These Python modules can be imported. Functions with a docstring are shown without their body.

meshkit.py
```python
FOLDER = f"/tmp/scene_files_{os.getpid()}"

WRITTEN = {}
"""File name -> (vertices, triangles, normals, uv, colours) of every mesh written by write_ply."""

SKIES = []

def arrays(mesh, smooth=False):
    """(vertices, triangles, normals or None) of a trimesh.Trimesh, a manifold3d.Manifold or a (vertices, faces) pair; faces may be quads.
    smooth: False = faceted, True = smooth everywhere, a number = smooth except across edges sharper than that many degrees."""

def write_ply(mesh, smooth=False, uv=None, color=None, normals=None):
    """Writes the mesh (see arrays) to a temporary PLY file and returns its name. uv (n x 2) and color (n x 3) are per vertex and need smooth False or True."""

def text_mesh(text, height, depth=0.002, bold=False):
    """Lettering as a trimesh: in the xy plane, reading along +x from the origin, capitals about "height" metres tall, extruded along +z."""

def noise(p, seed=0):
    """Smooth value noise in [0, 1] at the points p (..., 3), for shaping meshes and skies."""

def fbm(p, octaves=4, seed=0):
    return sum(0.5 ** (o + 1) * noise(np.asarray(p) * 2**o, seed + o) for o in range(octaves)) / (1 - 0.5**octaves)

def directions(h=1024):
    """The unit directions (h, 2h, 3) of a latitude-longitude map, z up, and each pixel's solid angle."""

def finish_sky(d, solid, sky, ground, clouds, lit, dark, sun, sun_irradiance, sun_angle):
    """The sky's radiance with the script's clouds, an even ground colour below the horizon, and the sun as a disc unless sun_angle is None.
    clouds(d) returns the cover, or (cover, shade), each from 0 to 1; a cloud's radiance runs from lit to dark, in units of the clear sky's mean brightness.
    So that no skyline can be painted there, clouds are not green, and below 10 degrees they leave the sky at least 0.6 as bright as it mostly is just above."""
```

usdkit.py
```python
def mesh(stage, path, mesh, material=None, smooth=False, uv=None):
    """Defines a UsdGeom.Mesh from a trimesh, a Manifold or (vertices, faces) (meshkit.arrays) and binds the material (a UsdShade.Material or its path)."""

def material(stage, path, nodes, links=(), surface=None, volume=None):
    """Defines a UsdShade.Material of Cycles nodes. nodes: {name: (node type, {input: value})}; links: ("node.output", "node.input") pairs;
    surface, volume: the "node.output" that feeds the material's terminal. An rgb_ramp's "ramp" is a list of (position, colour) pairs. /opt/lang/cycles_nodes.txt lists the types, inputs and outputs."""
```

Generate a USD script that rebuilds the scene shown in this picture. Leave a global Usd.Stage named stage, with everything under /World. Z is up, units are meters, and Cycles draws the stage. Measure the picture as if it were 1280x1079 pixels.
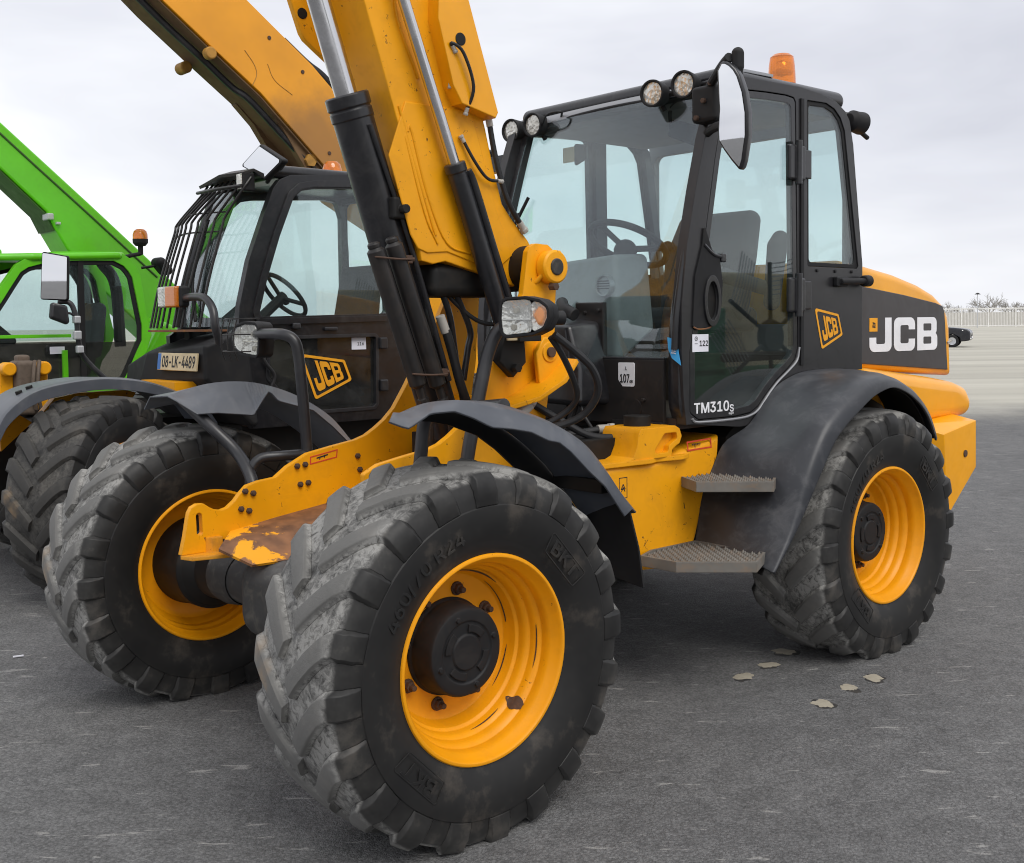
import math, random
import numpy as np
import trimesh, usdkit, meshkit, mapbox_earcut
from shapely.geometry import Polygon, LineString, Point, box as sbox
from shapely.ops import unary_union
from pxr import Usd, UsdGeom, UsdLux, UsdShade, Gf, Sdf

stage = Usd.Stage.CreateInMemory()
UsdGeom.SetStageUpAxis(stage, 'Z')
UsdGeom.SetStageMetersPerUnit(stage, 1.0)
UsdGeom.Xform.Define(stage, '/World')
UsdGeom.Scope.Define(stage, '/World/Looks')

# ------------------------------------------------------------------ camera
F_PX, CY_PX, PITCH, ROLL, EYE = 1395.5, 472.9, 0.0509, -0.0121, 1.6335      # fitted to a 1280 x 1079 frame
cam = UsdGeom.Camera.Define(stage, '/World/camera')
cp, sp, cr, sr = math.cos(PITCH), math.sin(PITCH), math.cos(ROLL), math.sin(ROLL)
fwd, up0, rt0 = np.array([0, cp, -sp]), np.array([0, sp, cp]), np.array([1.0, 0, 0])
rt, upv = cr * rt0 + sr * up0, -sr * rt0 + cr * up0
cam.AddTransformOp().Set(Gf.Matrix4d(*[float(x) for x in (*rt, 0, *upv, 0, *(-fwd), 0, 0, 0, EYE, 1)]))
cam.CreateHorizontalApertureAttr(36.0)
cam.CreateVerticalApertureAttr(36.0 * 863 / 1024)
cam.CreateFocalLengthAttr(36.0 * F_PX / 1280)
cam.CreateVerticalApertureOffsetAttr((CY_PX - 539.5) / 1280 * 36.0)
cam.CreateClippingRangeAttr(Gf.Vec2f(0.05, 5000))
cam.CreateExposureAttr(0.30)

# ------------------------------------------------------------------ sky and sun (bright even overcast)
SUN_AZ, SUN_EL = math.radians(150), math.radians(52)       # azimuth = atan2(x, y)
sun_dir = np.array([math.sin(SUN_AZ) * math.cos(SUN_EL), math.cos(SUN_AZ) * math.cos(SUN_EL), math.sin(SUN_EL)])
usdkit.material(stage, '/World/Looks/sky', {
    "sky": ("sky_texture", {"sky_type": "single_scattering", "sun_disc": False, "sun_elevation": SUN_EL, "sun_rotation": SUN_AZ, "aerosol_density": 2.0}),
    "tc": ("texture_coordinate", {}),
    "mp": ("mapping", {"scale": (1.0, 1.0, 3.2), "location": (0.35, 0.1, 0.2)}),
    "n1": ("noise_texture", {"scale": 1.7, "detail": 5, "roughness": 0.52, "distortion": 0.25}),
    "r1": ("rgb_ramp", {"ramp": [(0.28, (5.6, 5.7, 6.3)), (0.43, (6.8, 6.9, 7.45)), (0.55, (7.9, 8.0, 8.4)), (0.70, (9.9, 9.9, 10.0))]}),
    "m": ("mix_color", {"fac": 0.93}),
    "bg": ("background_shader", {"strength": 0.1}),
}, [("tc.generated", "mp.vector"), ("mp.vector", "n1.vector"), ("n1.fac", "r1.fac"), ("sky.color", "m.a"), ("r1.color", "m.b"), ("m.result", "bg.color")], surface="bg.background")
dome = UsdLux.DomeLight.Define(stage, '/World/sky')
UsdShade.MaterialBindingAPI.Apply(dome.GetPrim()).Bind(UsdShade.Material.Get(stage, '/World/Looks/sky'))
dome.GetPrim().SetCustomDataByKey('kind', 'structure')
sun = UsdLux.DistantLight.Define(stage, '/World/sun')
sun.CreateNormalizeAttr(True)
sun.CreateIntensityAttr(0.40)
sun.CreateAngleAttr(35.0)
sun.CreateColorAttr(Gf.Vec3f(1.0, 0.97, 0.92))
zz = sun_dir; xx = np.cross([0, 0, 1.0], zz); xx /= np.linalg.norm(xx); yy = np.cross(zz, xx)
sun.AddTransformOp().Set(Gf.Matrix4d(*[float(x) for x in (*xx, 0, *yy, 0, *zz, 0, 0, 0, 50, 1)]))

# ------------------------------------------------------------------ naming helpers
used = {}
def numbered(parent, name):
    k = used.get((parent, name), 0); used[(parent, name)] = k + 1
    return f'{parent}/{name}' if k == 0 else f'{parent}/{name}_{k:03d}'
BASE = {}            # path of a thing -> offset of its base in the coordinates its meshes are written in
def tag(p, label=None, cat=None, group=None, kind=None):
    for k, v in (('label', label), ('category', cat), ('group', group), ('kind', kind)):
        if v: p.SetCustomDataByKey(k, v)
    return p
def thing(name, label, cat, loc=(0, 0, 0), rotz=0.0, base=(0, 0, 0), group=None):
    x = UsdGeom.Xform.Define(stage, numbered('/World', name))
    x.AddTranslateOp().Set(Gf.Vec3d(*[float(v) for v in loc])); x.AddRotateZOp().Set(math.degrees(rotz))
    tag(x.GetPrim(), label, cat, group)
    BASE[str(x.GetPath())] = np.asarray(base, float)
    return str(x.GetPath())
def obj(name, mesh, mat, parent='/World', smooth=35, label=None, base=None):
    path = numbered(parent, name)
    b = BASE.get(parent) if base is None else base
    if b is not None:
        BASE[path] = b
        if np.abs(b).sum() > 0:
            mesh = mesh.copy(); mesh.apply_translation(-b)
    m = usdkit.mesh(stage, path, mesh, '/World/Looks/' + mat, smooth=smooth)
    if label: m.GetPrim().SetCustomDataByKey('label', label)
    return path
def group_part(name, parent, loc=None, label=None):
    path = numbered(parent, name)
    x = UsdGeom.Xform.Define(stage, path)
    b = BASE.get(parent, np.zeros(3))
    if loc is None: BASE[path] = b
    else:
        x.AddTranslateOp().Set(Gf.Vec3d(*[float(v) for v in np.asarray(loc, float) - b])); BASE[path] = np.zeros(3)
    if label: x.GetPrim().SetCustomDataByKey('label', label)
    return path

# ------------------------------------------------------------------ mesh helpers
def cat(*ms): return trimesh.util.concatenate([m for m in ms])
def tm(v, f): return trimesh.Trimesh(np.asarray(v, float), np.asarray(f, int), process=False)
def fix(m):
    if m.volume < 0: m.invert()
    return m
def box(x0, x1, y0, y1, z0, z1):
    m = trimesh.creation.box([abs(x1 - x0), abs(y1 - y0), abs(z1 - z0)]); m.apply_translation([(x0 + x1) / 2, (y0 + y1) / 2, (z0 + z1) / 2]); return m
_ico = trimesh.creation.icosphere(2, 1.0).vertices
def hull(pts, r=0.0):
    pts = np.asarray(pts, float)
    if r > 0: pts = (pts[:, None] + r * _ico[None]).reshape(-1, 3)
    return trimesh.Trimesh(pts).convex_hull
def rbox(x0, x1, y0, y1, z0, z1, r):
    return hull([(x, y, z) for x in (x0 + r, x1 - r) for y in (y0 + r, y1 - r) for z in (z0 + r, z1 - r)], r)
AX = {'y': lambda u, v, w: (u, w, v), 'x': lambda u, v, w: (w, u, v), 'z': lambda u, v, w: (u, v, w)}
def prism(poly, axis, a, b):
    """polygon (shapely or points) in (x,z) for axis y, (y,z) for axis x, (x,y) for axis z, from a to b along the axis"""
    if not hasattr(poly, 'geom_type'): poly = Polygon(poly)
    poly = poly.buffer(0)
    gs = getattr(poly, 'geoms', [poly]); out = []
    for g in gs:
        if g.area < 1e-9: continue
        m = trimesh.creation.extrude_polygon(g, abs(b - a), engine='earcut')
        u, v, w = m.vertices.T
        out.append(fix(tm(np.stack(AX[axis](u, v, w + min(a, b)), 1), m.faces)))
    return cat(*out)
def inset(P, d):
    P = np.asarray(P, float); n = len(P)
    e = np.roll(P, -1, 0) - P; e /= np.linalg.norm(e, axis=1, keepdims=True)
    nr = np.stack([-e[:, 1], e[:, 0]], 1)            # left normal: inside for ccw
    n0, n1 = np.roll(nr, 1, 0), nr
    m = n0 + n1; m /= np.maximum((m * m).sum(1, keepdims=True), 0.5) / 2
    return P + m * d
def pillow(P, axis, a, b, r, n=3):
    """extruded outline whose rims are rounded with radius r"""
    P = np.asarray(P, float)
    if Polygon(P).exterior.is_ccw is False: P = P[::-1]
    a, b = min(a, b), max(a, b); rings = []
    th = np.linspace(0, np.pi / 2, n + 1)
    lv = [(a + r * (1 - math.sin(t)), r * (1 - math.cos(t))) for t in th[::-1]] + [(b - r * (1 - math.sin(t)), r * (1 - math.cos(t))) for t in th]
    for w, d in lv:
        q = inset(P, d); rings.append(np.stack(AX[axis](q[:, 0], q[:, 1], np.full(len(q), w)), 1))
    N = len(P); V = np.concatenate(rings); Fc = []
    for k in range(len(rings) - 1):
        for i in range(N):
            j = (i + 1) % N
            A, B, C, D = k * N + i, k * N + j, (k + 1) * N + j, (k + 1) * N + i
            Fc += [(A, B, C), (A, C, D)]
    tri = mapbox_earcut.triangulate_float64(inset(P, r), np.array([N], np.uint32)).reshape(-1, 3).astype(int)
    t2 = inset(P, r)[tri]; ar = np.cross(t2[:, 1] - t2[:, 0], t2[:, 2] - t2[:, 0]); tri[ar < 0] = tri[ar < 0][:, ::-1]
    Fc = np.vstack([np.array(Fc), tri[:, ::-1], tri + (len(rings) - 1) * N])
    return fix(tm(V, Fc))
def spline(pts, k=6):
    p = np.asarray(pts, float)
    if len(p) < 3: return p
    q = np.vstack([2 * p[0] - p[1], p, 2 * p[-1] - p[-2]]); out = []
    for i in range(1, len(q) - 2):
        for t in np.linspace(0, 1, k, endpoint=False):
            a, b, c, d = q[i - 1], q[i], q[i + 1], q[i + 2]
            out.append(0.5 * (2 * b + (c - a) * t + (2 * a - 5 * b + 4 * c - d) * t * t + (3 * b - a - 3 * c + d) * t ** 3))
    return np.vstack([out, p[-1]])
def tube(pts, r, n=10, smooth=True, k=6):
    p = spline(pts, k) if smooth else np.asarray(pts, float)
    t = np.gradient(p, axis=0); t /= np.linalg.norm(t, axis=1, keepdims=True) + 1e-12
    a = np.cross(t[0], [0, 0, 1.0]); a = a if np.linalg.norm(a) > 0.1 else np.cross(t[0], [1.0, 0, 0]); a /= np.linalg.norm(a)
    R = np.broadcast_to(np.asarray(r, float), (len(p),)); an = np.arange(n) * 2 * np.pi / n; V = []
    for i in range(len(p)):
        a = a - t[i] * (a @ t[i]); a /= np.linalg.norm(a); b = np.cross(t[i], a)
        V.append(p[i] + R[i] * (np.cos(an)[:, None] * a + np.sin(an)[:, None] * b))
    V = np.concatenate(V); Fc = []
    for i in range(len(p) - 1):
        for j in range(n):
            A, B, C, D = i * n + j, i * n + (j + 1) % n, (i + 1) * n + (j + 1) % n, (i + 1) * n + j
            Fc += [(A, B, C), (A, C, D)]
    V = np.vstack([V, p[0], p[-1]]); s, e = len(V) - 2, len(V) - 1; o = (len(p) - 1) * n
    for j in range(n): Fc += [(s, (j + 1) % n, j), (e, o + j, o + (j + 1) % n)]
    return fix(tm(V, Fc))
def cyl(p0, p1, r, n=24, r1=None, bev=0.0):
    p0, p1 = np.asarray(p0, float), np.asarray(p1, float); d = p1 - p0; L = np.linalg.norm(d); r1 = r if r1 is None else r1
    if bev > 0:
        u = d / L; return tube([p0, p0 + u * 1e-4, p0 + u * bev, p1 - u * bev, p1 - u * 1e-4, p1], [r - bev, r - bev, r, r1, r1 - bev, r1 - bev], n, smooth=False)
    return tube([p0, p1], [r, r1], n, smooth=False)
def lathe(prof, seg=64, center=(0, 0, 0), axis='y', closed=False):
    """prof: (radius, along axis)"""
    prof = np.asarray(prof, float); an = np.arange(seg) * 2 * np.pi / seg; V = []
    for r, w in prof:
        c, s = r * np.cos(an), r * np.sin(an)
        V.append(np.stack({'y': (c, np.full(seg, w), s), 'x': (np.full(seg, w), c, s), 'z': (c, s, np.full(seg, w))}[axis], 1))
    V = np.concatenate(V) + np.asarray(center, float); Fc = []
    m = len(prof)
    for k in range(m if closed else m - 1):
        k2 = (k + 1) % m
        for j in range(seg):
            A, B, C, D = k * seg + j, k * seg + (j + 1) % seg, k2 * seg + (j + 1) % seg, k2 * seg + j
            Fc += [(A, B, C), (A, C, D)]
    return fix(tm(V, Fc))
def sheet(G, t, flip=False):
    """grid (m,n,3) of points made a solid of thickness t"""
    G = np.asarray(G, float); m, n = G.shape[:2]
    du, dv = np.gradient(G, axis=0), np.gradient(G, axis=1)
    N = np.cross(du, dv); N /= np.linalg.norm(N, axis=2, keepdims=True) + 1e-12
    if flip: N = -N
    V = np.vstack([G.reshape(-1, 3), (G - N * t).reshape(-1, 3)]); o = m * n; Fc = []
    for i in range(m - 1):
        for j in range(n - 1):
            A, B, C, D = i * n + j, i * n + j + 1, (i + 1) * n + j + 1, (i + 1) * n + j
            Fc += [(A, B, C), (A, C, D), (o + A, o + C, o + B), (o + A, o + D, o + C)]
    rim = [i * n for i in range(m)] + [(m - 1) * n + j for j in range(1, n)] + [i * n + n - 1 for i in range(m - 2, -1, -1)] + [j for j in range(n - 2, 0, -1)]
    for a, b in zip(rim, rim[1:] + rim[:1]): Fc += [(a, b, o + b), (a, o + b, o + a)]
    M = tm(V, Fc); trimesh.repair.fix_winding(M)
    return fix(M)
def resample(P, n):
    P = np.asarray(P, float); s = np.r_[0, np.cumsum(np.linalg.norm(np.diff(P, axis=0), axis=1))]
    return np.stack([np.interp(np.linspace(0, s[-1], n), s, P[:, k]) for k in range(P.shape[1])], 1)
def loft_paths(paths, n=40): return np.stack([resample(spline(p, 5), n) for p in paths])
def mirror_y(m, y=0.0):
    m = m.copy(); m.vertices[:, 1] = 2 * y - m.vertices[:, 1]; m.invert(); return m
def rpoly(P, r): return (P if hasattr(P, 'buffer') else Polygon(P)).buffer(-r).buffer(2 * r).buffer(-r)
def rrect(x0, y0, x1, y1, r): return sbox(x0 + r, y0 + r, x1 - r, y1 - r).buffer(r, quad_segs=5)
def pts_of(p): return [q for q in np.asarray(p.exterior.coords)[:-1]]
def moved(m, R=None, t=None):
    m = m.copy(); T = np.eye(4)
    if R is not None: T[:3, :3] = R
    if t is not None: T[:3, 3] = t
    m.apply_transform(T); return m
def frame(m, o, u, v):
    """mesh in xyz -> origin o, x along u, y along v, z along u x v"""
    u, v = np.asarray(u, float), np.asarray(v, float); u = u / np.linalg.norm(u); v = v - u * (u @ v); v = v / np.linalg.norm(v)
    return moved(m, np.stack([u, v, np.cross(u, v)], 1), o)
def text_left(txt, h, x, y, z, bold=True, depth=0.0015, width=None):     # read from the vehicle's left side
    m = meshkit.text_mesh(txt, h, depth, bold)
    if width: m.vertices[:, 0] *= width / np.ptp(m.vertices[:, 0])
    return frame(m, (x, y, z), (-1, 0, 0), (0, 0, 1))
def text_front(txt, h, x, y, z, bold=True, depth=0.0015, width=None):    # read from in front
    m = meshkit.text_mesh(txt, h, depth, bold)
    if width: m.vertices[:, 0] *= width / np.ptp(m.vertices[:, 0])
    return frame(m, (x, y, z), (0, 1, 0), (0, 0, 1))
def letters_jcb(s=0.27, w=0.9, gap=0.1):
    J = unary_union([sbox(w - s, .3, w, 1), rrect(0, 0, w, .62, .2).difference(unary_union([rrect(s, s * .85, w - s, .9, .05), sbox(-.1, .42, s + .01, 1), sbox(s, .5, w - s, 1)]))])
    J = J.difference(sbox(-.1, .62, w - s, 1.1))
    C = rrect(0, 0, w, 1, .2).difference(rrect(s, s * .85, w - s, 1 - s * .85, .06)).difference(sbox(w - s - .01, .36, w + .1, .64))
    B = unary_union([rrect(0, 0, w, .54, .17), rrect(0, .46, w * .97, 1, .17), sbox(0, 0, .4, 1)]).difference(unary_union([rrect(s, .19, w - s, .41, .04), rrect(s, .59, w - s, .81, .04)]))
    from shapely import affinity
    return [J, affinity.translate(C, w + gap, 0), affinity.translate(B, 2 * (w + gap), 0)], 3 * w + 2 * gap
def quad_map(g, quad, size):
    """shapely geometry in [0,w]x[0,h] to a quadrilateral tl, tr, br, bl"""
    from shapely import transform
    tl, tr, br, bl = [np.asarray(q, float) for q in quad]; w, h = size
    def f(c):
        u, v = c[:, :1] / w, c[:, 1:2] / h
        return (1 - u) * (1 - v) * bl + u * (1 - v) * br + (1 - u) * v * tl + u * v * tr
    return transform(g.segmentize(0.08), f)
# ------------------------------------------------------------------ materials
def mat(name, nodes, links, surface='p.BSDF'): return usdkit.material(stage, '/World/Looks/' + name, nodes, links, surface=surface)
def painted(name, col, dirt=(0.10, 0.075, 0.05), rough=0.38, coat=0.25, dirtamt=0.35, chips=0.0, chipcol=(0.06, 0.025, 0.012), bev=0.006, vary=0.12, scale=1.0, dust=0.0, spec=0.5):
    """paint or plastic: slow tone drift, grime, dust that lies on upward faces, chips down to rust, softened edges"""
    c = np.array(col)
    nodes = {
        "tc": ("geometry", {}),
        "n1": ("noise_texture", {"scale": 2.2 * scale, "detail": 4, "roughness": 0.6}),
        "r1": ("rgb_ramp", {"ramp": [(0.3, tuple(c * (1 - vary))), (0.7, tuple(np.minimum(c * (1 + vary * 0.6), 0.95)))]}),
        "n2": ("noise_texture", {"scale": 7.0 * scale, "detail": 8, "roughness": 0.7, "distortion": 0.5}),
        "d2": ("map_range", {"from_min": 0.5, "from_max": 0.82, "to_min": 0.0, "to_max": dirtamt, "clamp": True}),
        "m1": ("mix_color", {"b": dirt}),
        "p": ("principled_bsdf", {"coat_weight": coat, "coat_roughness": 0.2, "specular_ior_level": spec}),
        "rr": ("map_range", {"from_min": 0.3, "from_max": 0.75, "to_min": rough * 0.85, "to_max": min(rough * 1.35, 1), "clamp": True}),
        "bv": ("bevel", {"radius": bev, "samples": 4}),
        "nb": ("noise_texture", {"scale": 60.0, "detail": 3}),
        "bp": ("bump", {"strength": 0.06, "distance": 0.004}),
    }
    links = [("tc.position", "n1.vector"), ("tc.position", "n2.vector"), ("tc.position", "nb.vector"), ("n1.fac", "r1.fac"), ("n2.fac", "d2.value"), ("d2.result", "m1.fac"), ("r1.color", "m1.a"),
             ("n2.fac", "rr.value"), ("rr.result", "p.roughness"), ("bv.bevel", "bp.normal"), ("nb.fac", "bp.height"), ("bp.normal", "p.normal")]
    out = "m1.result"
    if dust > 0:
        nodes.update({"sx": ("separate_xyz", {}), "up": ("map_range", {"from_min": 0.2, "from_max": 0.95, "to_min": 0.0, "to_max": dust, "clamp": True}),
                      "um": ("math", {"math_type": "multiply"}), "n4": ("map_range", {"from_min": 0.3, "from_max": 0.65, "to_min": 0.35, "to_max": 1.0, "clamp": True}), "md": ("mix_color", {"b": (0.23, 0.235, 0.245)})})
        links += [("bv.bevel", "sx.vector"), ("sx.z", "up.value"), ("n2.fac", "n4.value"), ("up.result", "um.value1"), ("n4.result", "um.value2"), ("um.value", "md.fac"), (out, "md.a")]
        out = "md.result"
    if chips > 0:
        nodes.update({"n3": ("noise_texture", {"scale": 24.0, "detail": 6, "roughness": 0.75, "distortion": 0.8}), "c3": ("map_range", {"from_min": 0.71 - chips * 0.05, "from_max": 0.73 - chips * 0.05, "to_min": 0.0, "to_max": 0.9, "clamp": True}),
                      "mc": ("mix_color", {"b": chipcol})})
        links += [("tc.position", "n3.vector"), ("n3.fac", "c3.value"), ("c3.result", "mc.fac"), (out, "mc.a")]
        out = "mc.result"
    links.append((out, "p.base_color"))
    mat(name, nodes, links)
YEL = (0.82, 0.350, 0.0035)
painted('yellow_paint', YEL, chips=1.4, dirt=(0.36, 0.15, 0.012), dirtamt=0.32, coat=0.08, rough=0.42, spec=0.3)
painted('yellow_hood_paint', (0.84, 0.36, 0.004), chips=0.3, dirtamt=0.10, rough=0.26, coat=0.35, spec=0.35)
painted('rim_paint', (0.85, 0.34, 0.003), chips=0.8, dirt=(0.42, 0.17, 0.01), dirtamt=0.35, rough=0.42, coat=0.08, spec=0.3)
painted('worn_yellow', (0.70, 0.30, 0.012), dirt=(0.16, 0.075, 0.03), dirtamt=0.85, chips=2.2, chipcol=(0.13, 0.055, 0.025), rough=0.5, coat=0.05)
painted('grimy_yellow', (0.42, 0.21, 0.03), dirt=(0.05, 0.035, 0.022), dirtamt=0.9, rough=0.6, coat=0.0, scale=0.5)
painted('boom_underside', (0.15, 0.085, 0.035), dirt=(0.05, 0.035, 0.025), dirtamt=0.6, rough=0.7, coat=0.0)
painted('rust', (0.17, 0.075, 0.035), dirt=(0.55, 0.24, 0.015), dirtamt=0.8, rough=0.75, coat=0.0, vary=0.3)
painted('tar', (0.030, 0.029, 0.028), rough=0.7, coat=0.0, dirtamt=0.5)
painted('dusty_axle', (0.030, 0.029, 0.028), dirt=(0.14, 0.125, 0.10), rough=0.7, coat=0.0, dirtamt=0.8, scale=2.0, dust=0.3)
painted('rust_dark', (0.075, 0.035, 0.018), dirt=(0.20, 0.09, 0.04), rough=0.8, coat=0.0, dirtamt=0.7, scale=8)
painted('rusty_bolt', (0.075, 0.04, 0.025), rough=0.7, coat=0.0, dirtamt=0.5, scale=6)
painted('black_paint', (0.009, 0.009, 0.0105), dirt=(0.045, 0.042, 0.04), dirtamt=0.5, rough=0.30, coat=0.35, dust=0.10, spec=0.4)
painted('black_matt', (0.011, 0.011, 0.012), dirt=(0.045, 0.04, 0.035), dirtamt=0.5, rough=0.6, coat=0.0, dust=0.10, spec=0.3)
painted('black_steel', (0.014, 0.0125, 0.012), dirt=(0.05, 0.036, 0.028), dirtamt=0.7, rough=0.40, coat=0.1, spec=0.35, chips=0.5, scale=1.5)
painted('hood_panel', (0.045, 0.040, 0.040), rough=0.45, coat=0.1, dirtamt=0.15)
painted('cab_panel', (0.015, 0.0145, 0.016), dirt=(0.055, 0.05, 0.05), rough=0.36, coat=0.2, spec=0.4, dirtamt=0.35)
painted('fender_black', (0.020, 0.022, 0.027), dirt=(0.10, 0.10, 0.105), dirtamt=0.7, rough=0.40, coat=0.08, dust=0.20, vary=0.25, spec=0.4)
painted('fender_grey', (0.055, 0.062, 0.076), dirt=(0.15, 0.15, 0.155), dirtamt=0.5, rough=0.42, coat=0.08, dust=0.28)
painted('bracket_black', (0.012, 0.012, 0.014), dirt=(0.08, 0.08, 0.08), dirtamt=0.4, rough=0.4, coat=0.2)
painted('oily_dark', (0.008, 0.0075, 0.007), dirt=(0.035, 0.028, 0.022), dirtamt=0.7, rough=0.55, coat=0.0, spec=0.3)
painted('step_steel', (0.16, 0.148, 0.13), dirt=(0.24, 0.15, 0.085), dirtamt=0.9, rough=0.6, coat=0.0, vary=0.3, scale=2.5)
painted('hose_rubber', (0.010, 0.010, 0.011), dirt=(0.06, 0.056, 0.052), dirtamt=0.5, rough=0.5, coat=0.0)
painted('green_paint', (0.12, 0.56, 0.006), dirt=(0.08, 0.20, 0.02), dirtamt=0.25, rough=0.35, coat=0.35)
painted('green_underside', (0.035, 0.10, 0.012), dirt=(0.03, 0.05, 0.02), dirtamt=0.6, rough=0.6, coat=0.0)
painted('silver_roof', (0.26, 0.27, 0.29), dirt=(0.3,0.3,0.3), rough=0.22, coat=0.9, dirtamt=0.3)
painted('seat_fabric', (0.035, 0.036, 0.04), rough=0.85, coat=0.0, dirtamt=0.2)
painted('dash_plastic', (0.24, 0.245, 0.25), rough=0.6, coat=0.0, dirtamt=0.3)
painted('cab_floor', (0.045, 0.030, 0.022), rough=0.8, coat=0.0, dirtamt=0.6)
painted('headliner', (0.16, 0.165, 0.17), rough=0.8, coat=0.0, dirtamt=0.1)
painted('white_decal', (0.80, 0.80, 0.82), rough=0.5, coat=0.0, dirtamt=0.12, bev=0.0005)
painted('paper_label', (0.72, 0.72, 0.78), rough=0.7, coat=0.0, dirtamt=0.1, bev=0.0005)
painted('yellow_decal', (0.82, 0.35, 0.006), rough=0.5, coat=0.0, dirtamt=0.15, bev=0.0005)
painted('red_decal', (0.62, 0.06, 0.02), rough=0.5, coat=0.0, dirtamt=0.15, bev=0.0005)
painted('black_print', (0.015, 0.015, 0.017), rough=0.6, coat=0.0, dirtamt=0.0, bev=0.0005)
painted('blue_tape', (0.05, 0.36, 0.72), rough=0.5, coat=0.0, dirtamt=0.1, bev=0.0005)
painted('plate_yellow', (0.62, 0.50, 0.30), rough=0.5, coat=0.1, dirtamt=0.3, bev=0.001)
painted('plate_blue', (0.03, 0.14, 0.42), rough=0.5, coat=0.1, dirtamt=0.2, bev=0.001)
painted('zinc', (0.42, 0.40, 0.36), rough=0.4, coat=0.0, dirtamt=0.4)
painted('brown_block', (0.115, 0.085, 0.062), dirt=(0.05, 0.035, 0.025), rough=0.7, coat=0.0, dirtamt=0.8, scale=3)
painted('car_paint', (0.006, 0.007, 0.012), rough=0.25, coat=0.4, dirtamt=0.1, bev=0.02)
painted('white_fence', (0.78, 0.77, 0.74), rough=0.6, coat=0.0, dirtamt=0.2, bev=0.01)
painted('concrete_wall', (0.42, 0.405, 0.37), rough=0.9, coat=0.0, dirtamt=0.4)
painted('leaf_green', (0.045, 0.075, 0.025), rough=0.8, coat=0.0, dirtamt=0.3)
painted('house_cream', (0.62, 0.54, 0.36), rough=0.8, coat=0.0, dirtamt=0.2)
painted('trailer_green', (0.03, 0.16, 0.07), rough=0.4, coat=0.2, dirtamt=0.3)
painted('branch_bark', (0.33, 0.315, 0.29), rough=0.9, coat=0.0, dirtamt=0.3)
painted('old_plaster', (0.36, 0.325, 0.255), rough=0.9, coat=0.0, dirtamt=0.4, scale=8, bev=0.002)
def simple(name, col, rough=0.4, metallic=0.0, **kw): mat(name, {"p": ("principled_bsdf", {"base_color": col, "roughness": rough, "metallic": metallic, **kw})}, [])
mat('chrome_rod', {"tc": ("geometry", {}), "n": ("noise_texture", {"scale": 9.0, "detail": 5}), "r": ("map_range", {"from_min": 0.3, "from_max": 0.7, "to_min": 0.12, "to_max": 0.28}), "p": ("principled_bsdf", {"base_color": (0.62, 0.62, 0.63), "metallic": 1.0})},
    [("tc.position", "n.vector"), ("n.fac", "r.value"), ("r.result", "p.roughness")])
simple('mirror_glass', (0.86, 0.87, 0.88), 0.015, 1.0)
simple('reflector', (0.80, 0.80, 0.80), 0.10, 1.0)
simple('wheel_alloy', (0.55, 0.56, 0.58), 0.3, 0.8)
simple('silver_trim', (0.34, 0.34, 0.35), 0.35, 0.6)
mat('lamp_bowl', {'tc': ('texture_coordinate', {}), 'v': ('voronoi_texture', {'scale': 60.0}), 'b': ('bump', {'strength': 0.5, 'distance': 0.006}), 'p': ('principled_bsdf', {'base_color': (0.80, 0.80, 0.80), 'roughness': 0.12, 'metallic': 0.7})}, [('tc.object', 'v.vector'), ('v.distance', 'b.height'), ('b.normal', 'p.normal')])
simple('amber_bulb', (0.80, 0.30, 0.08), 0.3)
simple('red_plastic', (0.5, 0.015, 0.01), 0.3)
simple('galvanised', (0.50, 0.51, 0.52), 0.5, 0.5)
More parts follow.
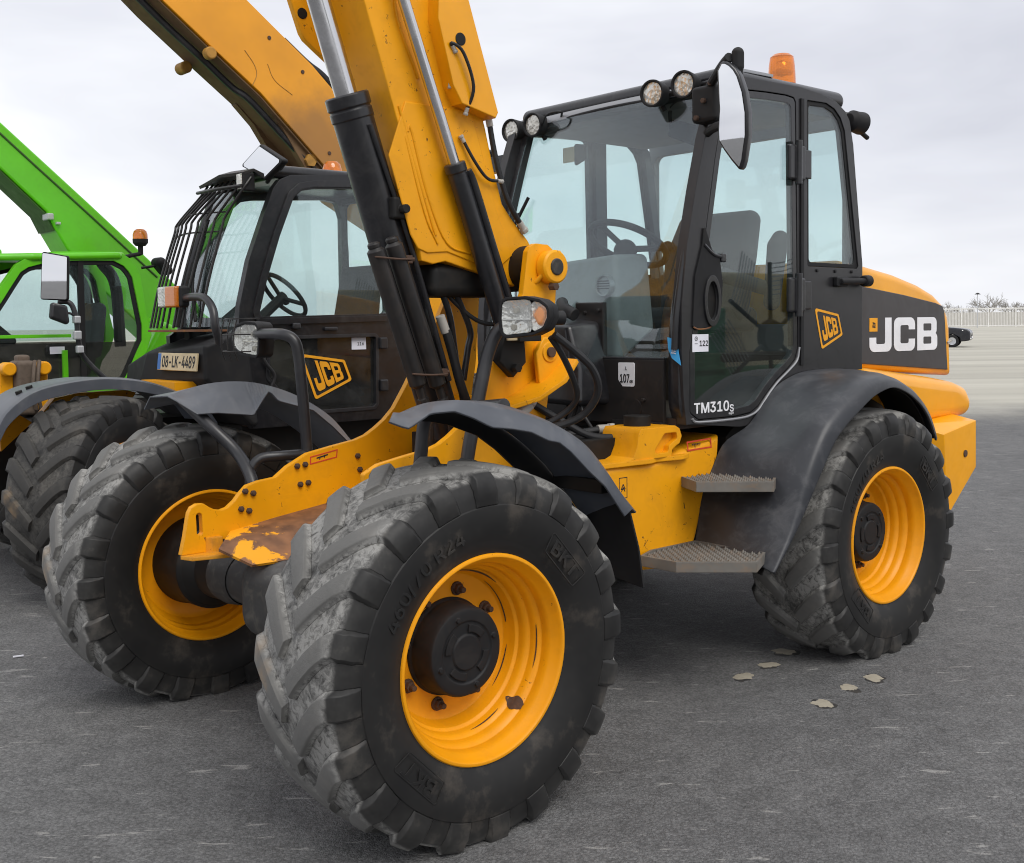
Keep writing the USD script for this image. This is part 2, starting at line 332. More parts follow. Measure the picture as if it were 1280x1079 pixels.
def pane(name, tint, r0=0.035, r1=0.62, haze=0.0):
    """thin sheet glass, two faces to a pane: tinted and clear face on, a mirror at a glancing angle, with a film of dust"""
    nodes = {"lw": ("layer_weight", {"blend": 0.5}), "pw": ("math", {"math_type": "power", "value2": 4.2}), "mr": ("map_range", {"to_min": r0, "to_max": r1}),
             "t": ("transparent_bsdf", {"color": tint}), "g": ("glossy_bsdf", {"color": (0.95, 0.97, 1.0), "roughness": 0.012}), "mx": ("mix_closure", {}),
             "tc": ("geometry", {}), "n": ("noise_texture", {"scale": 5.0, "detail": 6, "roughness": 0.65}), "h": ("map_range", {"from_min": 0.4, "from_max": 0.75, "to_min": haze * 0.3, "to_max": haze, "clamp": True}),
             "d": ("principled_bsdf", {"base_color": (0.45, 0.45, 0.43), "roughness": 0.9}), "mh": ("mix_closure", {})}
    mat(name, nodes, [("lw.facing", "pw.value1"), ("pw.value", "mr.value"), ("mr.result", "mx.fac"), ("t.BSDF", "mx.closure1"), ("g.BSDF", "mx.closure2"),
                      ("tc.position", "n.vector"), ("n.fac", "h.value"), ("h.result", "mh.fac"), ("mx.closure", "mh.closure1"), ("d.BSDF", "mh.closure2")], surface='mh.closure')
pane('cab_glass', (0.865, 0.93, 0.925), r0=0.06, haze=0.008)
pane('windscreen_glass', (0.865, 0.93, 0.925), r0=0.075, haze=0.010)
pane('dark_glass', (0.38, 0.38, 0.36), haze=0.04)
pane('far_glass', (0.87, 0.93, 0.92), r0=0.045, haze=0.012)
pane('lamp_glass', (0.94, 0.94, 0.92), r0=0.04, r1=0.5, haze=0.05)
pane('guarded_glass', (0.45, 0.45, 0.42), haze=0.08)
mat('amber_lens', {"p": ("principled_bsdf", {"base_color": (0.95, 0.27, 0.015), "roughness": 0.14, "transmission_weight": 0.55, "subsurface_weight": 0.0, "coat_weight": 0.4}), "w": ("wave_texture", {"scale": 24.0, "bands_direction": "z"}), "tc": ("geometry", {}), "b": ("bump", {"strength": 0.08, "distance": 0.003})},
    [("tc.position", "w.vector"), ("w.fac", "b.height"), ("b.normal", "p.normal")])
mat('lamp_lens', {"tc": ("texture_coordinate", {}), "v": ("voronoi_texture", {"scale": 55.0}), "b": ("bump", {"strength": 0.6, "distance": 0.006}),
                  "n": ("noise_texture", {"scale": 30.0, "detail": 3}), "r": ("rgb_ramp", {"ramp": [(0.3, (0.40, 0.385, 0.34)), (0.6, (0.60, 0.585, 0.53)), (0.75, (0.80, 0.79, 0.75))]}),
                  "p": ("principled_bsdf", {"roughness": 0.16, "metallic": 0.55, "coat_weight": 1.0})},
    [("tc.object", "v.vector"), ("tc.object", "n.vector"), ("v.distance", "b.height"), ("b.normal", "p.normal"), ("n.fac", "r.fac"), ("r.color", "p.base_color")])
mat('chipped_shelf', {"g": ("geometry", {}), "mp": ("mapping", {"scale": (1, 1, 2.0)}), "n": ("noise_texture", {"scale": 3.2, "detail": 9, "roughness": 0.62, "distortion": 0.6}), "t": ("map_range", {"from_min": 0.525, "from_max": 0.545, "clamp": True}),
                      "n2": ("noise_texture", {"scale": 14.0, "detail": 6}), "r2": ("rgb_ramp", {"ramp": [(0.3, (0.10, 0.045, 0.022)), (0.7, (0.27, 0.12, 0.05))]}), "m": ("mix_color", {"b": YEL}), "p": ("principled_bsdf", {"roughness": 0.6}),
                      "b": ("bump", {"strength": 0.4, "distance": 0.003})},
    [("g.position", "mp.vector"), ("mp.vector", "n.vector"), ("g.position", "n2.vector"), ("n.fac", "t.value"), ("n2.fac", "r2.fac"), ("r2.color", "m.a"), ("t.result", "m.fac"), ("m.result", "p.base_color"), ("t.result", "b.height"), ("b.normal", "p.normal")])
# yellow paint blackened by exhaust round the foot of the rear boom (a stain with its own place and shape)
SOOT = (-0.8434 - 2.72 * math.cos(3.8577) + 4.3 * math.sin(3.8577), 4.322 - 2.72 * math.sin(3.8577) - 4.3 * math.cos(3.8577), 3.05)
mat('sooty_yellow', {"g": ("geometry", {}), "d": ("vector_math", {"math_type": "distance", "vector2": SOOT}), "n": ("noise_texture", {"scale": 3.0, "detail": 6, "roughness": 0.6}), "ns": ("math", {"math_type": "multiply_add", "value2": 0.55}), "mr": ("map_range", {"from_min": 0.50, "from_max": 0.95, "to_min": 0.6, "to_max": 0.0, "clamp": True, "range_type": "smoothstep"}),
     "n1": ("noise_texture", {"scale": 2.2, "detail": 4}), "r1": ("rgb_ramp", {"ramp": [(0.3, (0.70, 0.285, 0.004)), (0.7, (0.84, 0.345, 0.004))]}), "m": ("mix_color", {"b": (0.085, 0.06, 0.042)}), "p": ("principled_bsdf", {"roughness": 0.42, "coat_weight": 0.15})},
    [("g.position", "d.vector1"), ("g.position", "n.vector"), ("n.fac", "ns.value1"), ("d.value", "ns.value3"), ("ns.value", "mr.value"), ("g.position", "n1.vector"), ("n1.fac", "r1.fac"), ("r1.color", "m.a"), ("mr.result", "m.fac"), ("m.result", "p.base_color")])
# tyre: black sidewalls, the tread grey with dried dust, crumbs of dirt in the grooves
def M(op, a=None, b=None, **k): return ("math", {"math_type": op, **({} if a is None else {"value1": a}), **({} if b is None else {"value2": b}), **k})
def tyre_material(name, dustcol, amount):
    nodes = {
        "tc": ("texture_coordinate", {}), "s": ("separate_xyz", {}), "x2": M("multiply"), "z2": M("multiply"), "sum": M("add"), "r": M("sqrt"), "ay": M("absolute"),
        "tread0": ("map_range", {"from_min": 0.212, "from_max": 0.192, "clamp": True, "range_type": "smoothstep"}), "rin": ("map_range", {"from_min": 0.50, "from_max": 0.56, "clamp": True}), "tread": M("multiply"),
        "top": ("map_range", {"from_min": 0.594, "from_max": 0.606, "clamp": True}), "side": ("map_range", {"from_min": 0.485, "from_max": 0.57, "to_max": 0.10, "clamp": True}),
        "n1": ("noise_texture", {"scale": 4.5, "detail": 6, "roughness": 0.65}), "n1m": ("map_range", {"from_min": 0.34, "from_max": 0.60, "to_min": 0.35, "to_max": 1.05, "clamp": True}),
        "n2": ("noise_texture", {"scale": 42.0, "detail": 9, "roughness": 0.72, "distortion": 0.6}), "n2m": ("map_range", {"from_min": 0.36, "from_max": 0.58, "to_min": 0.15, "to_max": 1.2}),
        "tv": ("mix_float", {"b": 0.62}), "tn": ("mix_float", {"b": 0.9}), "f1": M("multiply"), "f2": M("multiply"), "f3": M("multiply"), "f4": M("add"), "fp": M("multiply"), "fm": ("mix_float", {"b": 0.92}), "f5": M("multiply", None, amount, use_clamp=True),
        "n3": ("noise_texture", {"scale": 2.3, "detail": 5}), "n3m": ("map_range", {"from_min": 0.70, "from_max": 0.78, "to_max": 0.6, "clamp": True}), "f6": M("multiply"),
        "rub": ("rgb_ramp", {"ramp": [(0.3, (0.008, 0.008, 0.0085)), (0.54, (0.015, 0.0145, 0.014)), (0.66, (0.052, 0.045, 0.038))]}), "mx": ("mix_color", {"b": dustcol}), "my": ("mix_color", {"b": (0.36, 0.23, 0.11)}),
        "rad": M("multiply", None, 75.0), "ring": M("sine"), "p": ("principled_bsdf", {"specular_ior_level": 0.32}), "rr": ("mix_float", {"a": 0.5, "b": 0.95}),
        "bh": M("multiply_add"), "b": ("bump", {"strength": 0.6, "distance": 0.005}), "bv": ("bevel", {"radius": 0.0025, "samples": 4})}
    links = [("tc.object", "s.vector"), ("s.x", "x2.value1"), ("s.x", "x2.value2"), ("s.z", "z2.value1"), ("s.z", "z2.value2"), ("x2.value", "sum.value1"), ("z2.value", "sum.value2"), ("sum.value", "r.value1"), ("s.y", "ay.value1"),
             ("ay.value", "tread0.value"), ("r.value", "rin.value"), ("tread0.result", "tread.value1"), ("rin.result", "tread.value2"), ("r.value", "top.value"), ("r.value", "side.value"), ("tc.object", "n1.vector"), ("tc.object", "n2.vector"), ("tc.object", "n3.vector"), ("n1.fac", "n1m.value"), ("n2.fac", "n2m.value"), ("n3.fac", "n3m.value"),
             ("top.result", "tv.fac"), ("top.result", "tn.fac"), ("n2m.result", "tn.a"), ("tread.value", "f1.value1"), ("tv.result", "f1.value2"), ("f1.value", "f2.value1"), ("tn.result", "f2.value2"), ("side.result", "f3.value1"), ("n1m.result", "f3.value2"),
             ("f2.value", "f4.value1"), ("f3.value", "f4.value2"), ("f4.value", "fp.value1"), ("top.result", "fm.fac"), ("n1m.result", "fm.a"), ("fm.result", "fp.value2"), ("fp.value", "f5.value1"), ("n1.fac", "rub.fac"), ("rub.color", "mx.a"), ("f5.value", "mx.fac"), ("mx.result", "my.a"), ("n3m.result", "f6.value1"), ("tread.value", "f6.value2"), ("f6.value", "my.fac"),
             ("my.result", "p.base_color"), ("f5.value", "rr.fac"), ("rr.result", "p.roughness"), ("n2.fac", "bh.value1"), ("tread.value", "bh.value2"), ("bh.value", "b.height"), ("bv.bevel", "b.normal"), ("b.normal", "p.normal")]
    nodes["tv"] = ("mix_float", {"a": 1.0, "b": 0.42}); nodes["tn"] = ("mix_float", {"b": 0.95})
    mat(name, nodes, links)
tyre_material('tyre_rubber', (0.29, 0.285, 0.27), 1.0)
tyre_material('tyre_rubber_clean', (0.13, 0.125, 0.115), 0.55)
# ground: dark worn asphalt near by, a pale concrete yard beyond
mat('asphalt', {
    "g": ("geometry", {}), "s": ("separate_xyz", {}),
    "v": ("voronoi_texture", {"scale": 96.0, "randomness": 1.0}), "v2": ("voronoi_texture", {"scale": 210.0}), "gap": ("map_range", {"from_min": 0.3, "from_max": 0.8, "to_min": 1.08, "to_max": 0.72, "clamp": True}), "mg": ("mix_color", {"blend_type": "multiply", "fac": 1.0}), "n1": ("noise_texture", {"scale": 0.55, "detail": 7, "roughness": 0.62}), "n2": ("noise_texture", {"scale": 7.0, "detail": 6, "roughness": 0.6}),
    "r1": ("rgb_ramp", {"ramp": [(0.22, (0.090, 0.0895, 0.0895)), (0.36, (0.122, 0.1215, 0.1215)), (0.5, (0.138, 0.1375, 0.137)), (0.75, (0.170, 0.1685, 0.166))]}),
    "vs": ("separate_color", {}), "st": ("map_range", {"from_min": 0.0, "from_max": 1.0, "to_min": 0.75, "to_max": 1.25}), "m1": ("mix_color", {"blend_type": "multiply", "fac": 0.85}),
    "n2m": ("map_range", {"from_min": 0.3, "from_max": 0.7, "to_min": 0.84, "to_max": 1.16}), "m2": ("mix_color", {"blend_type": "multiply", "fac": 1.0}),
    "mps": ("mapping", {"scale": (1.1, 4.6, 1.0), "rotation": (0, 0, 0.35)}), "ns": ("noise_texture", {"scale": 4.6, "detail": 4, "roughness": 0.6, "distortion": 0.4}), "nsm": ("map_range", {"from_min": 0.635, "from_max": 0.675, "to_max": 0.5, "clamp": True}), "m3": ("mix_color", {"b": (0.40, 0.39, 0.37)}),
    "dist": ("map_range", {"from_min": 24.0, "from_max": 30.0, "clamp": True, "range_type": "smoothstep"}), "nb": ("noise_texture", {"scale": 0.22, "detail": 5}), "yp": M("multiply_add", None, 14.0),
    "mpf": ("mapping", {"scale": (0.012, 0.30, 1.0), "rotation": (0, 0, -0.06)}), "nf": ("noise_texture", {"scale": 1.0, "detail": 7, "roughness": 0.7}), "rf": ("rgb_ramp", {"ramp": [(0.32, (0.31, 0.295, 0.252)), (0.5, (0.43, 0.412, 0.352)), (0.68, (0.52, 0.50, 0.43))]}), "m4": ("mix_color", {}),
    "p": ("principled_bsdf", {"roughness": 0.82, "specular_ior_level": 0.35}), "bh": M("add"), "b": ("bump", {"strength": 0.6, "distance": 0.006, "invert": True}), "b2": ("bump", {"strength": 0.35, "distance": 0.05})},
    [("g.position", "v.vector"), ("g.position", "v2.vector"), ("g.position", "n1.vector"), ("g.position", "n2.vector"), ("g.position", "mps.vector"), ("mps.vector", "ns.vector"), ("g.position", "mpf.vector"), ("mpf.vector", "nf.vector"), ("g.position", "nb.vector"), ("g.position", "s.vector"),
     ("n1.fac", "r1.fac"), ("v.color", "vs.color"), ("vs.r", "st.value"), ("r1.color", "m1.a"), ("n2.fac", "n2m.value"), ("m1.result", "m2.a"), ("n2m.result", "m2.b"), ("st.result", "m1.b"),
     ("ns.fac", "nsm.value"), ("nsm.result", "m3.fac"), ("v.distance", "gap.value"), ("m2.result", "mg.a"), ("gap.result", "mg.b"), ("mg.result", "m3.a"), ("nb.fac", "yp.value1"), ("s.y", "yp.value3"), ("yp.value", "dist.value"), ("nf.fac", "rf.fac"), ("m3.result", "m4.a"), ("rf.color", "m4.b"), ("dist.result", "m4.fac"),
     ("m4.result", "p.base_color"), ("v.distance", "bh.value1"), ("v2.distance", "bh.value2"), ("bh.value", "b.height"), ("n2.fac", "b2.height"), ("b2.normal", "b.normal"), ("b.normal", "p.normal")])

# ------------------------------------------------------------------ ground and far surroundings
YAW = 3.8577
O = np.array([-0.8434, 4.322, 0.0])             # ground below the middle of the wheeled loader's front axle
FW, LF = np.array([math.cos(YAW), math.sin(YAW), 0]), np.array([-math.sin(YAW), math.cos(YAW), 0])
def at(x, y, z=0.0): return O + x * FW + y * LF + np.array([0, 0, z])
gx = np.unique(np.r_[np.linspace(-420, 420, 29), np.linspace(-14, 14, 57)]); gy = np.unique(np.r_[np.linspace(-120, 620, 29), np.linspace(-2, 24, 53)])
GX, GY = np.meshgrid(gx, gy, indexing='ij')
near = np.clip(1 - np.hypot(GX, GY - 6) / 30, 0, 1)
GZ = (meshkit.fbm(np.stack([GX * 0.35, GY * 0.35, 0 * GX], -1), 3, 4) - 0.5) * 0.006 * near
gv = np.stack([GX, GY, GZ], -1).reshape(-1, 3); m_, n_ = len(gx), len(gy); gf = []
for i in range(m_ - 1):
    for j in range(n_ - 1):
        A, B, C, D = i * n_ + j, (i + 1) * n_ + j, (i + 1) * n_ + j + 1, i * n_ + j + 1; gf += [(A, B, C), (A, C, D)]
ground = obj('ground', tm(gv, gf), 'asphalt', smooth=True)
tag(stage.GetPrimAtPath(ground), kind='structure')
rng = np.random.default_rng(7)
def blob(cx, cy, r, seed, squash=0.75, ang=0.0, z=0.004, h=0.004, n=28):
    an = np.arange(n) * 2 * np.pi / n
    rr = r * (0.5 + 1.0 * meshkit.fbm(np.stack([np.cos(an) * 2.2 + seed, np.sin(an) * 1.6, 0 * an], -1), 3, seed))
    x, y = rr * np.cos(an), rr * squash * np.sin(an); c, s = math.cos(ang), math.sin(ang)
    ring = np.stack([cx + c * x - s * y, cy + s * x + c * y, np.full(n, z)], 1); inn = np.stack([cx + 0.8 * (c * x - s * y), cy + 0.8 * (s * x + c * y), np.full(n, z + h)], 1)
    low = ring.copy(); low[:, 2] = -0.01
    V = np.vstack([low, ring, inn, [[cx, cy, z + h * 0.6]]]); Fc = []
    for k in (0, 1):
        for i in range(n):
            j = (i + 1) % n; Fc += [(k * n + i, k * n + j, (k + 1) * n + j), (k * n + i, (k + 1) * n + j, (k + 1) * n + i)]
    for i in range(n): Fc.append((2 * n + i, 2 * n + (i + 1) % n, 3 * n))
    return tm(V, Fc)
for k, (x, y, r) in enumerate([(1.32, 5.39, .085), (1.19, 5.19, .075), (1.04, 5.02, .075), (1.62, 4.98, .08), (1.47, 4.85, .07), (1.30, 4.65, .075)]):
    obj('plaster_patch', blob(x, y, r * 0.66, k + 3, 0.8, 0.4 * k, z=0.0022, h=0.001, n=40), 'old_plaster', ground)
    obj('tar_patch', blob(x + 0.004, y - 0.008, r * 0.80, k + 23, 0.7, 0.5 + 0.3 * k, z=0.0012, h=0.0003), 'tar', ground)
scrap = obj('paper_scrap', frame(box(-0.024, 0.024, -0.006, 0.006, 0.0, 0.005), (-2.46, 5.45, 0.006), (0.9, 0.45, 0), (-0.45, 0.9, 0)), 'paper_label')
tag(stage.GetPrimAtPath(scrap), 'small white paper scrap lying on the asphalt near the far front tyres', 'litter')

# ---- white fence closing the yard, with sheds of bare trees behind
FA, FB = np.array([40.0, 176.0]), np.array([110.0, 140.0])
fd = (FB - FA) / np.linalg.norm(FB - FA); FL = np.linalg.norm(FB - FA); fa = math.atan2(fd[1], fd[0])
fence = thing('palisade_fence', 'long white palisade fence closing the far side of the yard', 'fence', (*FA, 0), fa)
npan = int(FL // 3.6)
for k in range(npan + 1):
    x = k * 3.6
    obj('post', box(x - .09, x + .09, -.09, .09, 0, 2.75), 'white_fence', fence, smooth=False)
    if k < npan:
        obj('rail', box(x + .09, x + 3.51, -.03, .03, 2.55, 2.72), 'white_fence', fence, smooth=False)
        obj('rail', box(x + .09, x + 3.51, -.03, .03, .12, .26), 'white_fence', fence, smooth=False)
        if k % 7 == 5:
            obj('panel', box(x + .09, x + 3.51, -.012, .012, -.0+.30, 2.50), 'white_fence', fence, smooth=False)
        else:
            pales = [box(x + .09 + .2 * q, x + .16 + .2 * q, -.012, .012, .02, 2.80) for q in range(1, 17)]
            p = obj('pale', cat(*pales).apply_translation([0, .045, 0]), 'white_fence', fence, smooth=False); tag(stage.GetPrimAtPath(p), kind='stuff')
wall = obj('low_wall', cat(box(38, 122, 190, 190.4, 0, 2.2)), 'concrete_wall'); tag(stage.GetPrimAtPath(wall), 'pale low wall standing behind the white fence', 'wall')
def bare_tree(x, y, h, seed, label):
    r = np.random.default_rng(seed); t = thing('bare_tree', label, 'tree', (x, y, 0), group=None)
    trunk = [np.array([0, 0, 0]), np.array([r.normal(0, .1), 0, h * .28])]
    obj('trunk', tube(trunk, [h * .035, h * .028], 7, smooth=False), 'branch_bark', t); segs = []
    def grow(p, d, L, rad, lev):
        q = p + d * L; segs.append(tube([p, (p + q) / 2 + r.normal(0, L * .05, 3), q], [rad, rad * .8, rad * .6], 4, smooth=False))
        if lev == 0: return
        for _ in range(r.integers(3, 5)):
            e = d + r.normal(0, .48, 3); e[2] = abs(e[2]) * .8 + .15; e /= np.linalg.norm(e); grow(p + d * L * r.uniform(.55, 1), e, L * r.uniform(.55, .8), rad * .6, lev - 1)
    for k in range(7):
        a = k * 0.9 + r.uniform(0, .4); e = np.array([math.cos(a) * .75, math.sin(a) * .75, r.uniform(.45, 1.1)]); e /= np.linalg.norm(e)
        grow(trunk[1] * r.uniform(.8, 1), e, h * .28, h * .016, 3)
    obj('crown', cat(*segs), 'branch_bark', t)
bare_tree(85.3, 200, 6.83, 3, 'taller bare tree behind the white fence, right of the lamp post')
bare_tree(89.6, 201, 5.73, 5, 'bare rounded tree behind the fence at the right edge of view')
bare_tree(79.0, 203, 5.25, 8, 'low bare tree behind the fence just right of the yellow hood')
bare_tree(81.6, 202, 4.76, 11, 'smallest bare bush behind the fence, between hood and lamp post')
bare_tree(93.5, 204, 5.37, 14, 'bare tree behind the fence outside the right edge of view')
lp = thing('lamp_post', 'slim grey yard lamp post with a flat lamp head by the fence', 'lamp post', (62.55, 150, 0))
obj('pole', tube([(0, 0, 0), (0, 0, 4.55)], [.07, .045], 10, smooth=False), 'galvanised', lp)
obj('lamp_head', hull([(-.34, -.12, 4.5), (.34, -.12, 4.5), (-.34, .12, 4.5), (.34, .12, 4.5), (-.1, 0, 4.68), (.1, 0, 4.68)], .02), 'black_matt', lp)

# ---- dark car far off on the pale yard
def make_car():
    c = thing('parked_car', 'dark blue car out on the pale yard, partly hidden by the yellow hood', 'car', (23.35, 59.0, 0), -0.46)
    # x forward to the right, front wheel at the origin, y to the far side
    w = 0.88
    side = [(.80, .34), (.88, .40), (.90, .70), (.86, .84), (.74, .93), (.40, .99), (-.25, 1.05), (-.42, 1.08), (-2.9, 1.10), (-3.35, 1.04), (-3.45, .75), (-3.40, .40), (-3.1, .30), (-2.98, .30), (-2.9, .55), (-2.62, .70), (-2.34, .55), (-2.26, .28), (-.42, .26), (-.36, .52), (0, .70), (.36, .52), (.42, .30)]
    obj('body', pillow(side, 'y', -w, w, .07, 3), 'car_paint', c)
    roof = [(-.35, 1.05), (-1.05, 1.50), (-1.6, 1.58), (-2.6, 1.55), (-3.1, 1.40), (-3.3, 1.06)]
    obj('cabin', pillow(roof, 'y', -.74, .74, .10, 3), 'car_paint', c)
    obj('side_window', pillow([(-.62, 1.10), (-1.12, 1.42), (-1.62, 1.49), (-1.66, 1.10)], 'y', -.752, -.735, .006, 1), 'dark_glass', c)
    obj('side_window', pillow([(-1.74, 1.10), (-1.70, 1.49), (-2.55, 1.47), (-2.8, 1.12)], 'y', -.752, -.735, .006, 1), 'dark_glass', c)
    obj('windscreen', hull([(-.40, -.66, 1.08), (-.40, .66, 1.08), (-1.02, -.60, 1.47), (-1.02, .60, 1.47), (-.45, -.66, 1.05), (-.45, .66, 1.05)], .01), 'dark_glass', c)
    for x in (0, -2.62):
        for s in (-1, 1):
            wl = group_part('wheel', c)
            obj('tyre', lathe([(.19, s * .70), (.30, s * .69), (.325, s * .72), (.325, s * .86), (.30, s * .89), (.20, s * .885)], 32, (x, 0, .325)), 'black_matt', wl)
            obj('rim', cat(lathe([(.02, s * .85), (.06, s * .875), (.18, s * .87), (.215, s * .885), (.215, s * .86)], 24, (x, 0, .325)), *[box(-.02, .02, s * .87 - .01, s * .87 + .01, .05, .2).apply_transform(trimesh.transformations.rotation_matrix(a * 2 * np.pi / 5, [0, 1, 0])).apply_translation([x, 0, .325]) for a in range(5)]), 'wheel_alloy', wl)
    for s in (-1, 1):
        obj('headlight', hull([(.60, s * .80, .86), (.85, s * .66, .78), (.84, s * .50, .80), (.50, s * .86, .88), (.78, s * .76, .76)], .035), 'reflector', c)
        obj('fog_lamp', hull([(.87, s * .66, .45), (.88, s * .56, .46)], .045), 'reflector', c)
    obj('grille', hull([(.885, -.42, .60), (.885, .42, .60), (.86, -.40, .76), (.86, .40, .76)], .02), 'black_matt', c)
    obj('number_plate', box(.905, .925, -.26, .26, .46, .58), 'white_decal', c)
    obj('wing_mirror', hull([(-.55, -.98, 1.08), (-.50, -.86, 1.10)], .06), 'car_paint', c)
make_car()

# ---- what stands behind and beside the photographer (seen mirrored in glass and mirrors)
def leafy_tree(x, y, h, seed, label):
    r = np.random.default_rng(seed); t = thing('garden_tree', label, 'tree', (x, y, 0))
    obj('trunk', tube([(0, 0, 0), (.1, 0, h * .4), (0, .1, h * .75)], [h * .03, h * .022, h * .01], 8, smooth=False), 'branch_bark', t)
    n = 1500; c = r.normal(0, 1, (n, 3)); c /= np.linalg.norm(c, axis=1, keepdims=True); c *= r.uniform(.35, 1, (n, 1)) ** .6 * np.array([h * .30, h * .30, h * .38]) * (.7 + .6 * meshkit.fbm(c * 1.6 + seed, 3, seed))[:, None]; c[:, 2] += h * .62
    d1, d2 = r.normal(0, .32, (n, 3)), r.normal(0, .32, (n, 3)); V = np.stack([c, c + d1, c + d2], 1).reshape(-1, 3)
    p = obj('crown', tm(V, np.arange(3 * n).reshape(-1, 3)), 'leaf_green', t, smooth=False); tag(stage.GetPrimAtPath(p), kind='stuff')
leafy_tree(-16, -24, 8.5, 31, 'leafy tree behind the photographer, mirrored in the loader cab mirror')
leafy_tree(-26, -30, 10, 32, 'tallest leafy tree behind the photographer, beside the cream house')
leafy_tree(-8, -34, 7.5, 33, 'small leafy tree behind the photographer, far from the house')
leafy_tree(20, -22, 9, 34, 'leafy tree behind the photographer on the right hand side')
hs = thing('cream_house', 'cream house with a brown gable roof behind the photographer', 'house', (-44, -46, 0), .3)
obj('wall', box(-6, 6, -4, 4, 0, 5.2), 'house_cream', hs, smooth=False)
rf0 = obj('roof', prism([(-4.5, 5.2), (4.5, 5.2), (0, 8.6)], 'x', -6.4, 6.4), 'rust', hs, smooth=False)
obj('chimney', box(3.0, 3.8, -.4, .4, 7.6, 9.6), 'house_cream', rf0, smooth=False)
for x in (-4, 0, 4):
    for z in (1.0, 3.4): obj('window', box(x - .6, x + .6, 4.0, 4.03, z, z + 1.3), 'dark_glass', hs, smooth=False)
tl = thing('farm_trailer', 'cream sided farm trailer with a green skirt, mirrored in the loader cab door', 'trailer', at(-8.6, 5.4), YAW)
obj('body', rbox(-1.6, 1.6, -.25, 1.7, .95, 2.15, .05), 'house_cream', tl)
obj('skirt', rbox(-1.3, 1.9, -.30, -.22, .45, 1.10, .02), 'trailer_green', tl)
obj('door', rbox(.95, 1.62, -.30, -.24, 1.0, 1.75, .02), 'trailer_green', tl)
for x in (-.9, .9):
    for y in (-.1, 1.55): obj('wheel', lathe([(.02, y - .1), (.22, y - .1), (.36, y - .08), (.38, y), (.36, y + .08), (.02, y + .1)], 28, (x, 0, .38)), 'black_matt', tl)
hr = thing('hay_tedder', 'hay tedder with long thin spring tines on star arms, mirrored in the loader cab door', 'hay tedder', at(-7.6, 4.3), YAW)
obj('frame', cat(tube([(-2.2, 0, 1.25), (1.0, 0, 1.25)], .05, 10, smooth=False), tube([(-.6, 0, 1.25), (-.6, .3, .5), (-.6, .9, .45)], .05, 10)), 'black_matt', hr)
for cx in (-1.6, .35):
    ro = group_part('rotor', hr)
    obj('hub', lathe([(.02, -.05), (.16, -.05), (.18, 0), (.16, .05), (.02, .05)], 28, (cx, -.08, 1.45)), 'black_matt', ro)
    for k in range(6):
        a = k * math.pi / 3 + .5; d = np.array([math.cos(a), 0, math.sin(a)]); e = np.array([-math.sin(a), 0, math.cos(a)]); c0 = np.array([cx, -.08, 1.45])
        obj('arm', tube([c0 + d * .1, c0 + d * .75], .022, 8, smooth=False), 'black_matt', ro)
        p = obj('tines', cat(*[tube([c0 + d * (.42 + .045 * q), c0 + d * (.44 + .045 * q) + e * .25, c0 + d * (.50 + .045 * q) + e * .52], .006, 5) for q in range(8)]), 'silver_trim', ro); tag(stage.GetPrimAtPath(p), kind='stuff')
